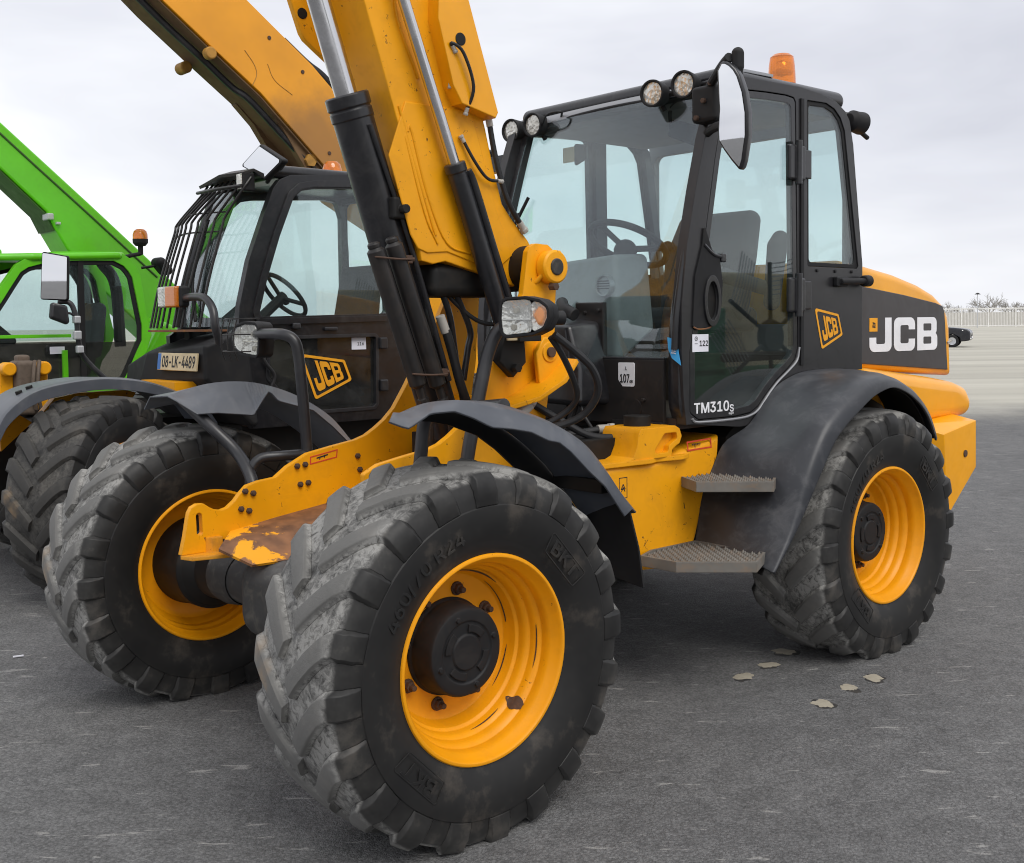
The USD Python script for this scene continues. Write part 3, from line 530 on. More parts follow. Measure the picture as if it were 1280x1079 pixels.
# ------------------------------------------------------------------ wheels
PROF = [(0.0, .589), (.06, .589), (.12, .587), (.165, .583), (.192, .577), (.210, .565), (.221, .543), (.2265, .515), (.229, .492), (.2325, .489), (.2345, .470), (.234, .440), (.228, .405), (.216, .370), (.205, .348), (.198, .336), (.196, .326)]   # (half width, radius)
def tyre_mesh(nl=20, seed=1, wear=1.0, flat=0.575):
    P = np.asarray(PROF); full = np.vstack([P[::-1] * [-1, 1], P[1:]])
    seg = 126
    car = lathe([(r, y) for y, r in full] + [(.322, .19), (.322, -.19)], seg, closed=True)
    dense = resample(P[:10], 60); s = np.r_[0, np.cumsum(np.linalg.norm(np.diff(dense, axis=0), axis=1))]; S = s[-1]
    tg = np.gradient(dense, axis=0); tg /= np.linalg.norm(tg, axis=1, keepdims=True); nm = np.stack([-tg[:, 1], tg[:, 0]], 1); nm[nm[:, 1] < 0] *= 1
    nm = np.stack([-tg[:, 1] * -1, tg[:, 0]], 1) if False else np.stack([-tg[:, 1], tg[:, 0]], 1)
    r = np.random.default_rng(seed); out = [car]
    for side in (1, -1):
        for k in range(nl):
            a0 = (k + (0.5 if side < 0 else 0)) * 2 * np.pi / nl + r.normal(0, .006); hk = wear * r.uniform(.94, 1.04)
            st = np.r_[0.022, 0.034, np.linspace(.16, .62, 6) * S, np.linspace(.68, .92, 6) * S, .985 * S] ; V = []
            for si in st:
                u = si / S; y, rad = np.interp(si, s, dense[:, 0]), np.interp(si, s, dense[:, 1]); ny, nr = np.interp(si, s, nm[:, 0]), np.interp(si, s, nm[:, 1])
                sh = min(1.0, u / .66)
                ang = a0 - .31 * (1 - sh) ** 1.2 - .03
                hh = hk * (.024 if u < .62 else .024 - .021 * ((u - .62) / .38) ** 1.3)
                wt = .027 + .008 * min(1, u / .6) + .010 * max(0, (u - .6) / .4); wb = wt + .015
                slope = math.radians(46) * (1 - sh) ** .8
                for q, (wd, hf) in enumerate(((-wb, -.004), (-wt - .001, .82), (-wt + .004, 1.0), (0, 1.015), (wt - .004, 1.0), (wt + .001, .82), (wb, -.004))):
                    h = hh * hf if hf > 0 else hf
                    jit = r.normal(0, .0012)
                    dy = -math.sin(slope) * wd * 0.55
                    a = ang + (wd * (math.cos(slope) + .25 * math.sin(slope)) + jit) / .6
                    yy, rr = max(y + dy, .003) + ny * h, rad + nr * h
                    V.append((rr * math.cos(a), side * yy, rr * math.sin(a)))
            n, m = len(st), 7; Fc = []
            for i in range(n - 1):
                for j in range(m - 1):
                    A, B, C, D = i * m + j, i * m + j + 1, (i + 1) * m + j + 1, (i + 1) * m + j; Fc += [(A, B, C), (A, C, D)]
            for i in (0, n - 1):
                for j in range(1, m - 1): Fc.append((i * m, i * m + j, i * m + j + 1) if i else (i * m, i * m + j + 1, i * m + j))
            L = tm(V, Fc)
            if side < 0: L.invert()
            out.append(L)
    M = cat(*out)
    low = M.vertices[:, 2] < -flat * .93                      # the flat where it stands
    z = M.vertices[:, 2]; M.vertices[:, 2] = np.where(z < -flat, -flat + (z + flat) * .06, z)
    return M
RIM = [(.322, .187), (.333, .190), (.335, .196), (.331, .203), (.322, .204), (.316, .196), (.312, .180), (.302, .168), (.296, .150), (.297, .128), (.286, .118), (.281, .104), (.280, .088), (.270, .079), (.265, .066), (.264, .048), (.254, .040), (.250, .022), (.246, .010), (.238, -.004), (.205, -.012), (.150, -.010), (.10, -.010),
       (.10, -.030), (.235, -.030), (.262, -.045), (.272, -.070), (.284, -.085), (.286, -.110), (.298, -.125), (.300, -.150), (.312, -.165), (.316, -.19), (.322, -.204), (.331, -.203), (.335, -.196), (.333, -.190), (.322, -.187)]
def arc_text(txt, h, r0, a_mid, y, depth=.0035, spread=1.15):
    m = meshkit.text_mesh(txt, h, depth, True); w = np.ptp(m.vertices[:, 0]); u = m.vertices[:, 0] - m.vertices[:, 0].min() - w / 2
    a = a_mid + u * spread / (r0 + h / 2); rr = r0 + m.vertices[:, 1]              # seen from +y: forward (+x) lies to the left, so angles grow to the right as pi - a
    return tm(np.stack([-rr * np.sin(a), y + m.vertices[:, 2], rr * np.cos(a)], 1), m.faces)
def wheel(parent, x, y, z, s, roll=0.0, seed=1, tyre='tyre_rubber', label=None, marks=True, inner='oily_dark', nuts=8, wear=1.0, steer=0.0):
    w = group_part('wheel', parent, (x, y, z), label=label)
    if steer: UsdGeom.Xformable(stage.GetPrimAtPath(w)).AddRotateZOp().Set(steer)
    R = trimesh.transformations.rotation_matrix(roll, [0, 1, 0])
    obj('tyre', tyre_mesh(seed=seed, wear=wear, flat=z).apply_transform(np.eye(4)), tyre, w, smooth=26)
    side = (lambda m: m) if s > 0 else (lambda m: mirror_y(m))
    obj('rim', side(lathe(RIM, 96, closed=True)), 'rim_paint', w, smooth=30)
    hub = [(.0, .100), (.055, .100), (.060, .094), (.098, .094), (.103, .099), (.128, .099), (.140, .094), (.146, .082), (.147, .04), (.152, .03), (.152, .005), (.160, -.004), (.160, -.012)]
    parts = [lathe(hub, 72)]
    for k in range(4):
        a = k * np.pi / 2 + .5
        parts.append(frame(prism(LineString([(.078 * math.cos(t), .078 * math.sin(t)) for t in np.linspace(-.42, .42, 9)]).buffer(.012, cap_style=2), 'z', 0, .0055), (0, .0955, 0), (math.cos(a), 0, math.sin(a)), (math.sin(a), 0, -math.cos(a))))
        parts.append(cyl((.115 * math.cos(a + .75), .096, .115 * math.sin(a + .75)), (.115 * math.cos(a + .75), .106, .115 * math.sin(a + .75)), .009, 6))
    obj('hub', side(cat(*parts)).apply_transform(R), 'black_matt', w)
    for k in range(nuts):
        a = (k + .3) * 2 * np.pi / nuts; c, q = .188 * math.cos(a), .188 * math.sin(a)
        obj('wheel_nut', side(cat(cyl((c, -.014, q), (c, .012, q), .017, 6), cyl((c, .012, q), (c, .030, q), .0095, 10), cyl((c, -.014, q), (c, -.004, q), .023, 14))).apply_transform(R), 'rusty_bolt', w)
    obj('brake_drum', side(cat(lathe([(.02, -.26), (.17, -.255), (.185, -.24), (.19, -.10), (.20, -.03), (.10, -.02)], 48), lathe([(.02, -.5), (.12, -.5), (.13, -.3), (.17, -.255)], 32))), inner, w)
    if marks and s > 0:
        for txt, hh, r0, am in (('BKT', .050, .392, .84), ('BKT', .050, .392, -2.35), ('460/70 R24', .042, .400, -.72)): obj('tyre_lettering', arc_text(txt, hh, r0, am, .2318, depth=.0028 if len(txt) < 4 else .0022), 'tyre_rubber', w)
        for am in (.84, -2.35):
            wd = .200
            ring = rrect(-wd / 2, -.012, wd / 2, .062, .01); ring = ring.difference(ring.buffer(-.004))
            m = prism(ring.segmentize(.01), 'z', 0, .003); a = am + m.vertices[:, 0] / .417; rr = .392 + m.vertices[:, 1]
            obj('lettering_border', tm(np.stack([-rr * np.sin(a), .2328 + m.vertices[:, 2], rr * np.cos(a)], 1), m.faces), 'tyre_rubber', w)
    return w

# ------------------------------------------------------------------ the yellow wheeled loader in front
T = thing('wheeled_loader', 'big yellow and black wheeled loader, nearest machine, with two steps below its cab', 'loader', O, YAW)
ZA, RX, RY = .575, -2.70, -.193
wheel(T, 0, .9525, ZA, 1, seed=1)
wheel(T, 0, -.9525, ZA, -1, seed=2, marks=False)
wheel(T, RX, RY + .9525, ZA, 1, seed=3, roll=.5, wear=1.1)
wheel(T, RX, RY - .9525, ZA, -1, seed=4, marks=False, wear=1.1)
obj('axle', cat(cyl((0, -.78, ZA), (0, .78, ZA), .110, 28), lathe([(.02, -.56), (.125, -.555), (.13, -.50), (.115, -.40)], 32, (0, 0, ZA)), rbox(-.18, .18, -.20, .20, ZA - .17, ZA + .15, .1)), 'dusty_axle', T)
obj('axle', cat(cyl((RX, RY - .78, ZA), (RX, RY + .78, ZA), .105, 28), rbox(RX - .2, RX + .2, RY - .28, RY + .28, ZA - .2, ZA + .2, .1)), 'oily_dark', T)

def rim_patch(a0, w0, ra, rw, seed):
    pr = np.array([p for p in RIM[:20]]); ws_ = pr[::-1, 1]; an = np.arange(26) * 2 * np.pi / 26
    k = .6 + .8 * meshkit.fbm(np.stack([np.cos(an) * 1.7 + seed, np.sin(an) * 1.7, 0 * an], -1), 3, seed); V = [(0, 0)] + [(ra * q * math.cos(t), rw * q * math.sin(t)) for q, t in zip(k, an)] + [(ra * .55 * q * math.cos(t), rw * .55 * q * math.sin(t)) for q, t in zip(k, an)]
    P3 = []
    for da, dw in V:
        w = w0 + dw; r = np.interp(w, ws_, pr[::-1, 0]) - .0025; P3.append((r * math.cos(a0 + da), w, r * math.sin(a0 + da)))
    Fc = []
    for i in range(26):
        j = (i + 1) % 26; Fc += [(27 + i, 1 + i, 1 + j), (27 + i, 1 + j, 27 + j), (0, 27 + i, 27 + j)]
    return tm(P3, Fc)
W1 = '/World/wheeled_loader/wheel'
obj('rust_patch', rim_patch(math.radians(180 + 47), .105, .085, .030, 5), 'rust_dark', W1, label='rusty hole in the rim paint')
for a_, w_, s_, k_ in ((205, .010, .30, 7), (150, .009, .40, 8), (250, .075, .22, 9), (110, .043, .35, 10), (185, .1165, .25, 12)): obj('rust_streak', rim_patch(math.radians(a_), w_, s_, .0022, k_), 'rust_dark', W1)

# ---- front frame: two tall side plates
def fplate(near):
    P = [(-1.03, 1.965), (-1.10, 1.962), (-1.125, 1.945), (-1.14, 1.925), (-1.155, 1.895), (-1.150, 1.80), (-1.135, 1.64), (-1.12, 1.45), (-1.06, 1.12), (-1.0, .72), (-.86, .56), (-.30, .52), (-.12, .66), (.04, .735), (.16, .778), (.267, .801), (.246, .742), (.362, .743), (.345, .81), (.332, .879), (.326, .905), (.314, .924), (.290, .935), (.264, .934), (.242, .918), (.22, .906), (.19, .899), (.162, .906), (.13, .93), (.109, .954), (.075, .985), (.019, .998), (-.054, 1.005), (-.11, 1.045), (-.207, 1.091), (-.33, 1.112), (-.445, 1.129), (-.50, 1.146), (-.55, 1.174), (-.60, 1.208), (-.65, 1.255), (-.713, 1.345), (-.80, 1.485), (-.908, 1.662), (-.955, 1.75), (-.985, 1.93), (-1.0, 1.95)]
    g = Polygon(P)
    slot = LineString([(.284, .824), (.286, .888)]).buffer(.0125)
    return g.difference(slot) if not near else rpoly(g.intersection(sbox(-3, 0, -.14, 3)), .01)
for y0, y1 in ((-.29, -.26), (.235, .265)):
    obj('side_plate', prism(fplate(y0 > 0), 'y', y0, y1), 'yellow_paint', T, smooth=30)
obj('cross_plate', cat(box(-.98, -.55, -.26, .235, .75, .78), box(-1.0, -.97, -.26, .235, .75, 1.3), box(-.5, -.1, -.26, .235, .56, .60)), 'yellow_paint', T)
for (x, z) in [(-.152, 1.044), (-.19, 1.047), (-.165, .966), (-.203, .969), (.087, .964), (.052, .953), (.107, .895), (.072, .884), (-.45, 1.06), (-.46, 1.0)]:
    obj('bolt', cat(cyl((x, -.262, z), (x, -.250, z), .0125, 6), cyl((x, -.25, z), (x, -.244, z), .007, 10)), 'rusty_bolt', T)
# shelf and hook below the far plate
obj('shelf', sheet(np.array([[(.152, -.262, .80), (.285, -.10, .772), (.20, .0, .715)], [(-.05, -.262, .83), (-.03, -.06, .80), (-.06, .04, .72)], [(-.33, -.262, .865), (-.31, -.04, .83), (-.33, .05, .72)], [(-.62, -.262, .90), (-.60, -.03, .86), (-.62, .06, .74)]]), .012), 'chipped_shelf', T)
obj('hook_plate', cat(prism([(.245, -.262), (.365, -.262), (.345, -.20), (.13, -.14), (.12, -.262)], 'z', .728, .742), prism([(.20, -.262), (.262, -.262), (.245, -.235), (.20, -.235)], 'z', .742, .80)), 'worn_yellow', T)
# reflector-style warning label on the far plate
lab = sbox(-.33, 1.045, -.222, 1.083)
def slanted(g, k=0.13, x0=-.222): 
    from shapely import affinity
    return affinity.skew(g, xs=0, ys=0, origin=(x0, 1.0))
q0 = [(-.216, 1.077), (-.352, 1.098), (-.347, 1.062), (-.214, 1.043)]
obj('warning_label', prism(Polygon(q0).difference(Polygon(q0).buffer(-.005)), 'y', -.2598, -.2585), 'red_decal', T)
obj('label_print', prism(unary_union([LineString([(-.25, 1.068), (-.30, 1.078)]).buffer(.003), LineString([(-.285, 1.068), (-.288, 1.078)]).buffer(.002), LineString([(-.265, 1.07), (-.262, 1.062)]).buffer(.002)]), 'y', -.2598, -.2588), 'black_print', T)

# near plate: pivot boss, pin, lug, gusset
obj('pivot_boss', cat(cyl((-1.10, .262, 1.865), (-1.10, .322, 1.865), .072, 40, bev=.008), hull([(-1.03, .262, 1.80), (-1.17, .262, 1.93), (-1.05, .30, 1.84), (-1.15, .30, 1.90)], .01)), 'yellow_paint', T)
obj('pivot_pin', cyl((-1.10, .30, 1.865), (-1.10, .330, 1.865), .036, 30, bev=.004), 'dusty_axle', T)
obj('pivot_bolt', cyl((-1.085, .30, 1.78), (-1.085, .335, 1.78), .017, 6), 'rusty_bolt', T)
obj('lug', cat(pillow([(-1.13, 1.36), (-.99, 1.36), (-.975, 1.50), (-1.02, 1.565), (-1.09, 1.56), (-1.13, 1.50)], 'y', .30, .325, .006), cyl((-1.05, .262, 1.50), (-1.05, .33, 1.50), .042, 24)), 'yellow_paint', T)
obj('lug_pin', cyl((-1.05, .32, 1.50), (-1.05, .342, 1.50), .022, 16), 'rusty_bolt', T)
obj('gusset', sheet(np.array([[(-.78, .262, 1.275), (-.76, .37, 1.265)], [(-.92, .262, 1.315), (-.91, .42, 1.305)], [(-1.05, .262, 1.385), (-1.05, .43, 1.375)], [(-1.15, .262, 1.46), (-1.15, .40, 1.455)]]), .018), 'yellow_paint', T)
obj('access_cover', pillow([(-1.125, 1.47), (-1.02, 1.58), (-1.02, 1.63), (-1.05, 1.655), (-1.11, 1.655), (-1.135, 1.63)], 'y', .262, .272, .004), 'yellow_paint', T)
obj('lock_bracket', cat(pillow([(-.86, 1.40), (-.78, 1.47), (-.82, 1.60), (-.92, 1.60), (-.93, 1.46)], 'y', .265, .31, .006), box(-.97, -.85, .28, .36, 1.55, 1.60), cyl((-.86, .31, 1.44), (-.86, .34, 1.44), .02, 6)), 'oily_dark', T)
obj('name_plate', box(-.86, -.80, .335, .345, 1.555, 1.60), 'plate_yellow', T)

# ---- boom: deep box section, raised steeply
by0, by1 = -.18, .12
BO = [(-.10, 3.40), (-.274, 2.889), (-.435, 2.406), (-.532, 1.885), (-.59, 1.872), (-.655, 1.885), (-.827, 1.842), (-1.029, 1.785), (-1.10, 1.80), (-1.165, 1.86), (-1.16, 1.93), (-1.117, 1.992), (-1.03, 2.075), (-.971, 2.142), (-.925, 2.29), (-.881, 2.459), (-.75, 2.874), (-.60, 3.40)]
def offset_poly(P, d): return np.asarray(Polygon(P).buffer(d, join_style=2).exterior.coords)[:-1]
obj('boom', pillow(BO, 'y', by0, by1, .008, 2), 'yellow_paint', T, smooth=30)
# welded doubler on the side of the boom with rounded foot, and a seam bead
D1 = [(-.36, 2.40), (-.475, 2.05), (-.52, 1.945), (-.56, 1.915), (-.66, 1.93), (-.80, 1.89), (-.92, 1.865), (-.95, 1.92), (-.80, 2.10), (-.74, 2.35)]
obj('side_doubler', pillow([(-.375, 2.30), (-.475, 1.99), (-.51, 1.935), (-.56, 1.917), (-.66, 1.925), (-.80, 1.885), (-.93, 1.855), (-1.02, 1.92), (-.93, 2.12), (-.86, 2.34), (-.80, 2.52), (-.46, 2.52)], 'y', by1 - .002, by1 + .006, .003, 1), 'yellow_paint', T)
obj('weld_seam', cat(tube([(-.43, by1 + .002, 2.50), (-.50, by1 + .002, 2.28), (-.60, by1 + .008, 1.99)], .006, 6), tube([(-.50, by1 + .002, 3.2), (-.42, by1 + .002, 2.9), (-.53, by1 + .002, 2.62)], .006, 6)), 'yellow_paint', T)
obj('weld_bead', cat(tube([(-.47, by1 + .004, 2.40), (-.485, by1 + .006, 2.41), (-.56, by1 + .006, 2.16), (-.655, by1 + .008, 1.965), (-.78, by1 + .008, 1.92)], .005, 6), tube([(-.455, by1 + .004, 2.38), (-.545, by1 + .008, 2.08), (-.61, by1 + .008, 1.955)], .004, 6)), 'yellow_paint', T)
obj('hose_cover', cat(pillow([(-.60, 3.2), (-.583, 2.86), (-.655, 2.60), (-.70, 2.53), (-.882, 2.490), (-.896, 2.515), (-.739, 2.971), (-.68, 3.2)], 'y', .06, .19, .006, 2)), 'yellow_hood_paint', T)
obj('cover_hole', cyl((-.695, .185, 2.79), (-.695, .1925, 2.79), .026, 20), 'oily_dark', T)
obj('boom_bracket', pillow([(-.05, 3.15), (-.127, 2.93), (-.172, 2.807), (-.19, 2.782), (-.248, 2.742), (-.31, 2.70), (-.42, 2.75), (-.36, 3.15)], 'y', -.215, -.183, .005, 2), 'yellow_paint', T)
obj('boom_bracket_hole', cyl((-.178, -.183, 2.885), (-.178, -.180, 2.885), .022, 20), 'oily_dark', T)
obj('boom_foot', cat(cyl((-1.10, -.25, 1.865), (-1.10, .23, 1.865), .10, 36), rbox(-1.02, -.60, -.15, .10, 1.74, 1.88, .04)), 'oily_dark', T)
# lift cylinder in front of the boom
la, lb = np.array([-.10, 0, 3.02]), np.array([-.73, 0, 1.15]); ld = (lb - la) / np.linalg.norm(lb - la); lt = np.array([-.285, 0.0, 2.535])
lt = la + ld * (2.90 - 2.395); 
obj('lift_rod', cyl(la, lt + ld * .1, .046, 36), 'chrome_rod', T)
obj('lift_cylinder', cat(cyl(lt, lb, .083, 44, bev=.006), cyl(lt - ld * .0, lt + ld * .055, .090, 44, bev=.006), cyl(lt + ld * .06, lt + ld * .1, .087, 44, bev=.004), tube([lt + ld * .16 + np.array([.0, .09, .03]), lt + ld * .6 + np.array([-.035, .095, .0]), lb + ld * -.25 + np.array([-.035, .095, .0])], .011, 8)), 'black_paint', T)
obj('cylinder_port', cat(rbox(-.47, -.40, .075, .12, 2.05, 2.14, .012), cyl((-.44, .09, 2.09), (-.44, .15, 2.09), .018, 10)), 'oily_dark', T)
# two slim accumulators strapped to it
for k, (a, b) in enumerate((((-.292, .135, 1.930), (-.497, .135, 1.370)), ((-.372, .145, 1.955), (-.59, .145, 1.365)))):
    a, b = np.array(a), np.array(b); d = (b - a) / np.linalg.norm(b - a)
    obj('accumulator', cat(cyl(a, b, .036, 28, bev=.014), cyl(a - d * .02, a + d * .005, .026, 20, bev=.006), cyl(b, b + d * .05, .017, 12), cyl(b + d * .05, b + d * .075, .024, 6)), 'black_steel', T)
    obj('accumulator_hose', tube([b + d * .07, b + d * .13 + [-.01, 0, 0], b + np.array([-.10, -.05, -.26])], .011, 8), 'hose_rubber', T)
for (z, xa) in ((1.885, -.35), (1.42, -.52)):
    obj('strap', cat(tube([(xa + .075, .12, z + .01), (xa + .06, .175, z + .005), (xa - .01, .186, z), (xa - .09, .18, z), (xa - .10, .11, z)], .0045, 6), box(xa - .13, xa - .09, .09, .13, z - .012, z + .02), cyl((xa - .15, .11, z + .005), (xa - .07, .11, z + .005), .010, 6)), 'rusty_bolt', T)
# slim levelling cylinder on the near side of the boom
ca, cb = np.array([-.367, .175, 3.05]), np.array([-.98, .175, 1.475]); cd = (cb - ca) / np.linalg.norm(cb - ca); ct = ca + cd * ((3.05 - 2.285) / -cd[2])
obj('levelling_rod', cyl(ca, ct + cd * .05, .024, 28), 'chrome_rod', T)
obj('levelling_cylinder', cat(cyl(ct, cb, .041, 32, bev=.004), cyl(ct, ct + cd * .04, .046, 32, bev=.004), tube([ct + cd * .05 + [-.03, .03, .02], ct + cd * .10 + [-.05, .028, .0], ct + cd * .42 + [-.05, .028, 0], cb + [-.05, .028, 0]], .016, 10)), 'black_paint', T)
def crimp(parent, pts, r):
    for a, b in ((pts[0], pts[1]), (pts[-1], pts[-2])):
        a, b = np.asarray(a, float), np.asarray(b, float); d = (b - a) / np.linalg.norm(b - a)
        obj('hose_fitting', cat(cyl(a - d * r, a + d * r * 3, r * 1.25, 12), cyl(a - d * r * 1.6, a - d * r * .2, r * 1.6, 6)), 'zinc', parent)
# hoses on the boom and in the tower
for pts, r in [([(-.66, .195, 2.74), (-.64, .20, 2.765), (-.69, .215, 2.73), (-.745, .21, 2.60), (-.735, .17, 2.50)], .007), ([(-.62, .16, 2.77), (-.655, .165, 2.66), (-.66, .16, 2.60)], .006),
               ([(-.735, .14, 2.40), (-.80, .15, 2.30), (-.865, .15, 2.24), (-.945, .14, 2.235)], .007), ([(-.89, .13, 2.50), (-.92, .13, 2.36), (-.96, .135, 2.22), (-1.00, .14, 2.13), (-1.08, .13, 2.04)], .012)]:
    hp_ = obj('hose', tube(pts, r, 8), 'hose_rubber', T); crimp(hp_, pts, r)
obj('rigid_pipe', tube([(-.90, -.05, 1.15), (-.80, .0, 1.45), (-.735, .04, 1.66), (-.665, .05, 1.80), (-.64, .055, 1.84), (-.675, .06, 1.865), (-.715, .06, 1.85), (-.77, .05, 1.74), (-.845, .04, 1.60), (-.84, .03, 1.52), (-.82, .02, 1.38)], .014, 10), 'black_paint', T)
obj('hose', tube([(-.66, .03, 1.83), (-.76, .04, 1.72), (-.86, .07, 1.64), (-.93, .12, 1.62), (-.98, .16, 1.63)], .010, 8), 'hose_rubber', T)
obj('hose_fitting', cat(cyl((-.66, .07, 1.66), (-.69, .07, 1.59), .020, 12), cyl((-.93, .13, 1.63), (-.955, .145, 1.632), .018, 8)), 'zinc', T)
obj('hose', tube([(-.69, .07, 1.60), (-.72, .075, 1.50), (-.76, .08, 1.36), (-.83, .08, 1.20)], .020, 10), 'hose_rubber', T)
obj('tower_inside', cat(box(-1.02, -.70, -.20, .10, .80, 1.15)), 'oily_dark', T)

# ---- headlights on bent tubes, fender stays
def headlight(x, y, z, sgn, yaw=0.0):
    """big rounded lamp: clear main lens and amber indicator"""
    hl = group_part('headlight', T)
    TR = trimesh.transformations.rotation_matrix(math.radians(yaw), [0, 0, 1]); TR[:3, 3] = (x, y, z)
    put = lambda n, m, mt: obj(n, m.apply_transform(TR), mt, hl)
    out = [(-.09, -.078), (.04, -.066), (.088, -.045), (.113, .0), (.108, .045), (.07, .072), (.0, .086), (-.09, .082), (-.113, .062), (-.118, .0), (-.111, -.06)]
    P = np.array([(a * sgn, b) for a, b in out])
    if sgn < 0: P = P[::-1]
    PR = np.array(pts_of(rpoly(Polygon(P), .03).simplify(.0015)))
    ring_ = Polygon(PR).difference(Polygon(PR).buffer(-.011))
    put('housing', cat(pillow(PR, 'x', -.045, .006, .006, 2), prism(ring_, 'x', .005, .036), hull([(-.085, .02 * sgn, 0), (-.03, -.05 * sgn, -.03), (-.03, .06 * sgn, .03), (-.03, -.04 * sgn, .05), (-.03, .05 * sgn, -.02)], .03), cyl((-.08, .05 * sgn, .0), (-.13, .08 * sgn, .0), .028, 16)), 'black_matt')
    g = rpoly(Polygon(P), .03).buffer(-.012)
    split = sgn * .030
    mn, mxx = sorted((split, -sgn * .3)); a_, b_ = sorted((split, sgn * .3))
    main, turn = g.intersection(sbox(mn, -9, mxx, 9)).buffer(-.002), g.intersection(sbox(a_, -9, b_, 9)).buffer(-.002)
    def bowl(poly, x0, depth):
        c = np.array(poly.centroid.coords[0]); q = resample(np.vstack([pts_of(poly), pts_of(poly)[:1]]), 49)[:-1]
        G = np.stack([np.c_[np.full(48, x0 - depth * (1 - s ** 2)), c + (q - c) * s] for s in (1, .9, .75, .5, .25, .02)])
        G = np.concatenate([G, G[:, :1]], 1); return sheet(G, .002)
    put('reflector_bowl', bowl(rpoly(main, .012), .031, .022), 'lamp_bowl'); put('indicator_bowl', bowl(rpoly(turn, .012), .031, .018), 'lamp_bowl')
    put('lens', pillow(np.array(pts_of(rpoly(main, .012).simplify(.001))), 'x', .0312, .040, .005, 2), 'lamp_glass')
    put('indicator_lens', pillow(np.array(pts_of(rpoly(turn, .012).simplify(.001))), 'x', .0312, .041, .005, 2), 'lamp_glass')
    if sgn > 0: put('amber_bulb', hull([(.016, sgn * .066, .030), (.018, sgn * .066, -.012), (.016, sgn * .052, .01), (.014, sgn * .080, .02)], .018), 'amber_bulb')
    for q in ((-.045, .03), (-.055, -.035)): put('bulb', cyl((.008, q[0] * sgn, q[1]), (.026, q[0] * sgn, q[1]), .012, 16), 'zinc')
    put('reflector_rib', box(.012, .029, min(-.11 * sgn, .025 * sgn), max(-.11 * sgn, .025 * sgn), -.006, -.002), 'reflector')
    return hl
headlight(-.695, .590, 1.645, 1, 18)
h2 = headlight(-.205, -.725, 1.562, -1, 4)
wires = [tube([(-.125, -.725 + v, 1.655), (-.110, -.725 + v, 1.60), (-.110, -.725 + v, 1.52), (-.125, -.725 + v, 1.475)], .003, 6) for v in (-.10, -.04, .02)] + [tube([(-.15, -.86, 1.56 + v), (-.105, -.80, 1.56 + v), (-.105, -.70, 1.56 + v), (-.15, -.63, 1.56 + v)], .003, 6) for v in (-.045, .03)] + [tube([(-.2, -.86, 1.66), (-.12, -.80, 1.66), (-.12, -.70, 1.66), (-.2, -.64, 1.66)], .003, 6)]
obj('guard', cat(*wires), 'black_steel', h2)
def bent(pts, r): return tube(pts, r, 16, k=8)
obj('lamp_tube', bent([(-.55, .36, 1.02), (-.575, .36, 1.14), (-.61, .36, 1.27), (-.645, .36, 1.40), (-.675, .36, 1.50), (-.715, .375, 1.59), (-.77, .42, 1.632), (-.80, .50, 1.645)], .028), 'bracket_black', T)
obj('lamp_tube', bent([(-.265, -.36, 1.03), (-.258, -.36, 1.16), (-.245, -.36, 1.34), (-.230, -.36, 1.50), (-.215, -.37, 1.565), (-.19, -.42, 1.590), (-.19, -.55, 1.592), (-.20, -.66, 1.59)], .024), 'bracket_black', T)
obj('cross_tube', bent([(-.28, -.36, 1.075), (-.14, -.37, 1.078), (-.06, -.40, 1.07), (-.02, -.41, 1.02), (-.015, -.41, .93)], .022), 'bracket_black', T)
obj('fender_stay', bent([(.0, -.33, .93), (-.005, -.40, 1.02), (.0, -.50, 1.10), (.06, -.60, 1.20), (.10, -.72, 1.285), (.10, -.80, 1.315)], .026), 'bracket_black', T)
obj('fender_stay', bent([(-.295, .38, 1.00), (-.302, .40, 1.10), (-.315, .41, 1.24), (-.318, .45, 1.30), (-.315, .56, 1.318), (-.30, .72, 1.325), (-.28, .92, 1.345)], .026), 'bracket_black', T)
# lamp cables
obj('cable', tube([(-.80, .60, 1.57), (-.86, .60, 1.50), (-.94, .58, 1.40), (-.99, .55, 1.32), (-.98, .50, 1.26), (-.90, .44, 1.20)], .013, 8), 'hose_rubber', T)
obj('cable', tube([(-.80, .62, 1.58), (-.88, .64, 1.52), (-.97, .66, 1.44), (-1.02, .64, 1.34), (-1.00, .56, 1.24), (-.90, .46, 1.19), (-.86, .42, 1.18)], .016, 8), 'hose_rubber', T)
obj('cable_clamp', cat(rbox(-.89, -.81, .40, .47, 1.16, 1.21, .01)), 'rust', T)
obj('hose_fitting', cyl((-.83, .33, 1.22), (-.90, .36, 1.29), .026, 14), 'zinc', T)

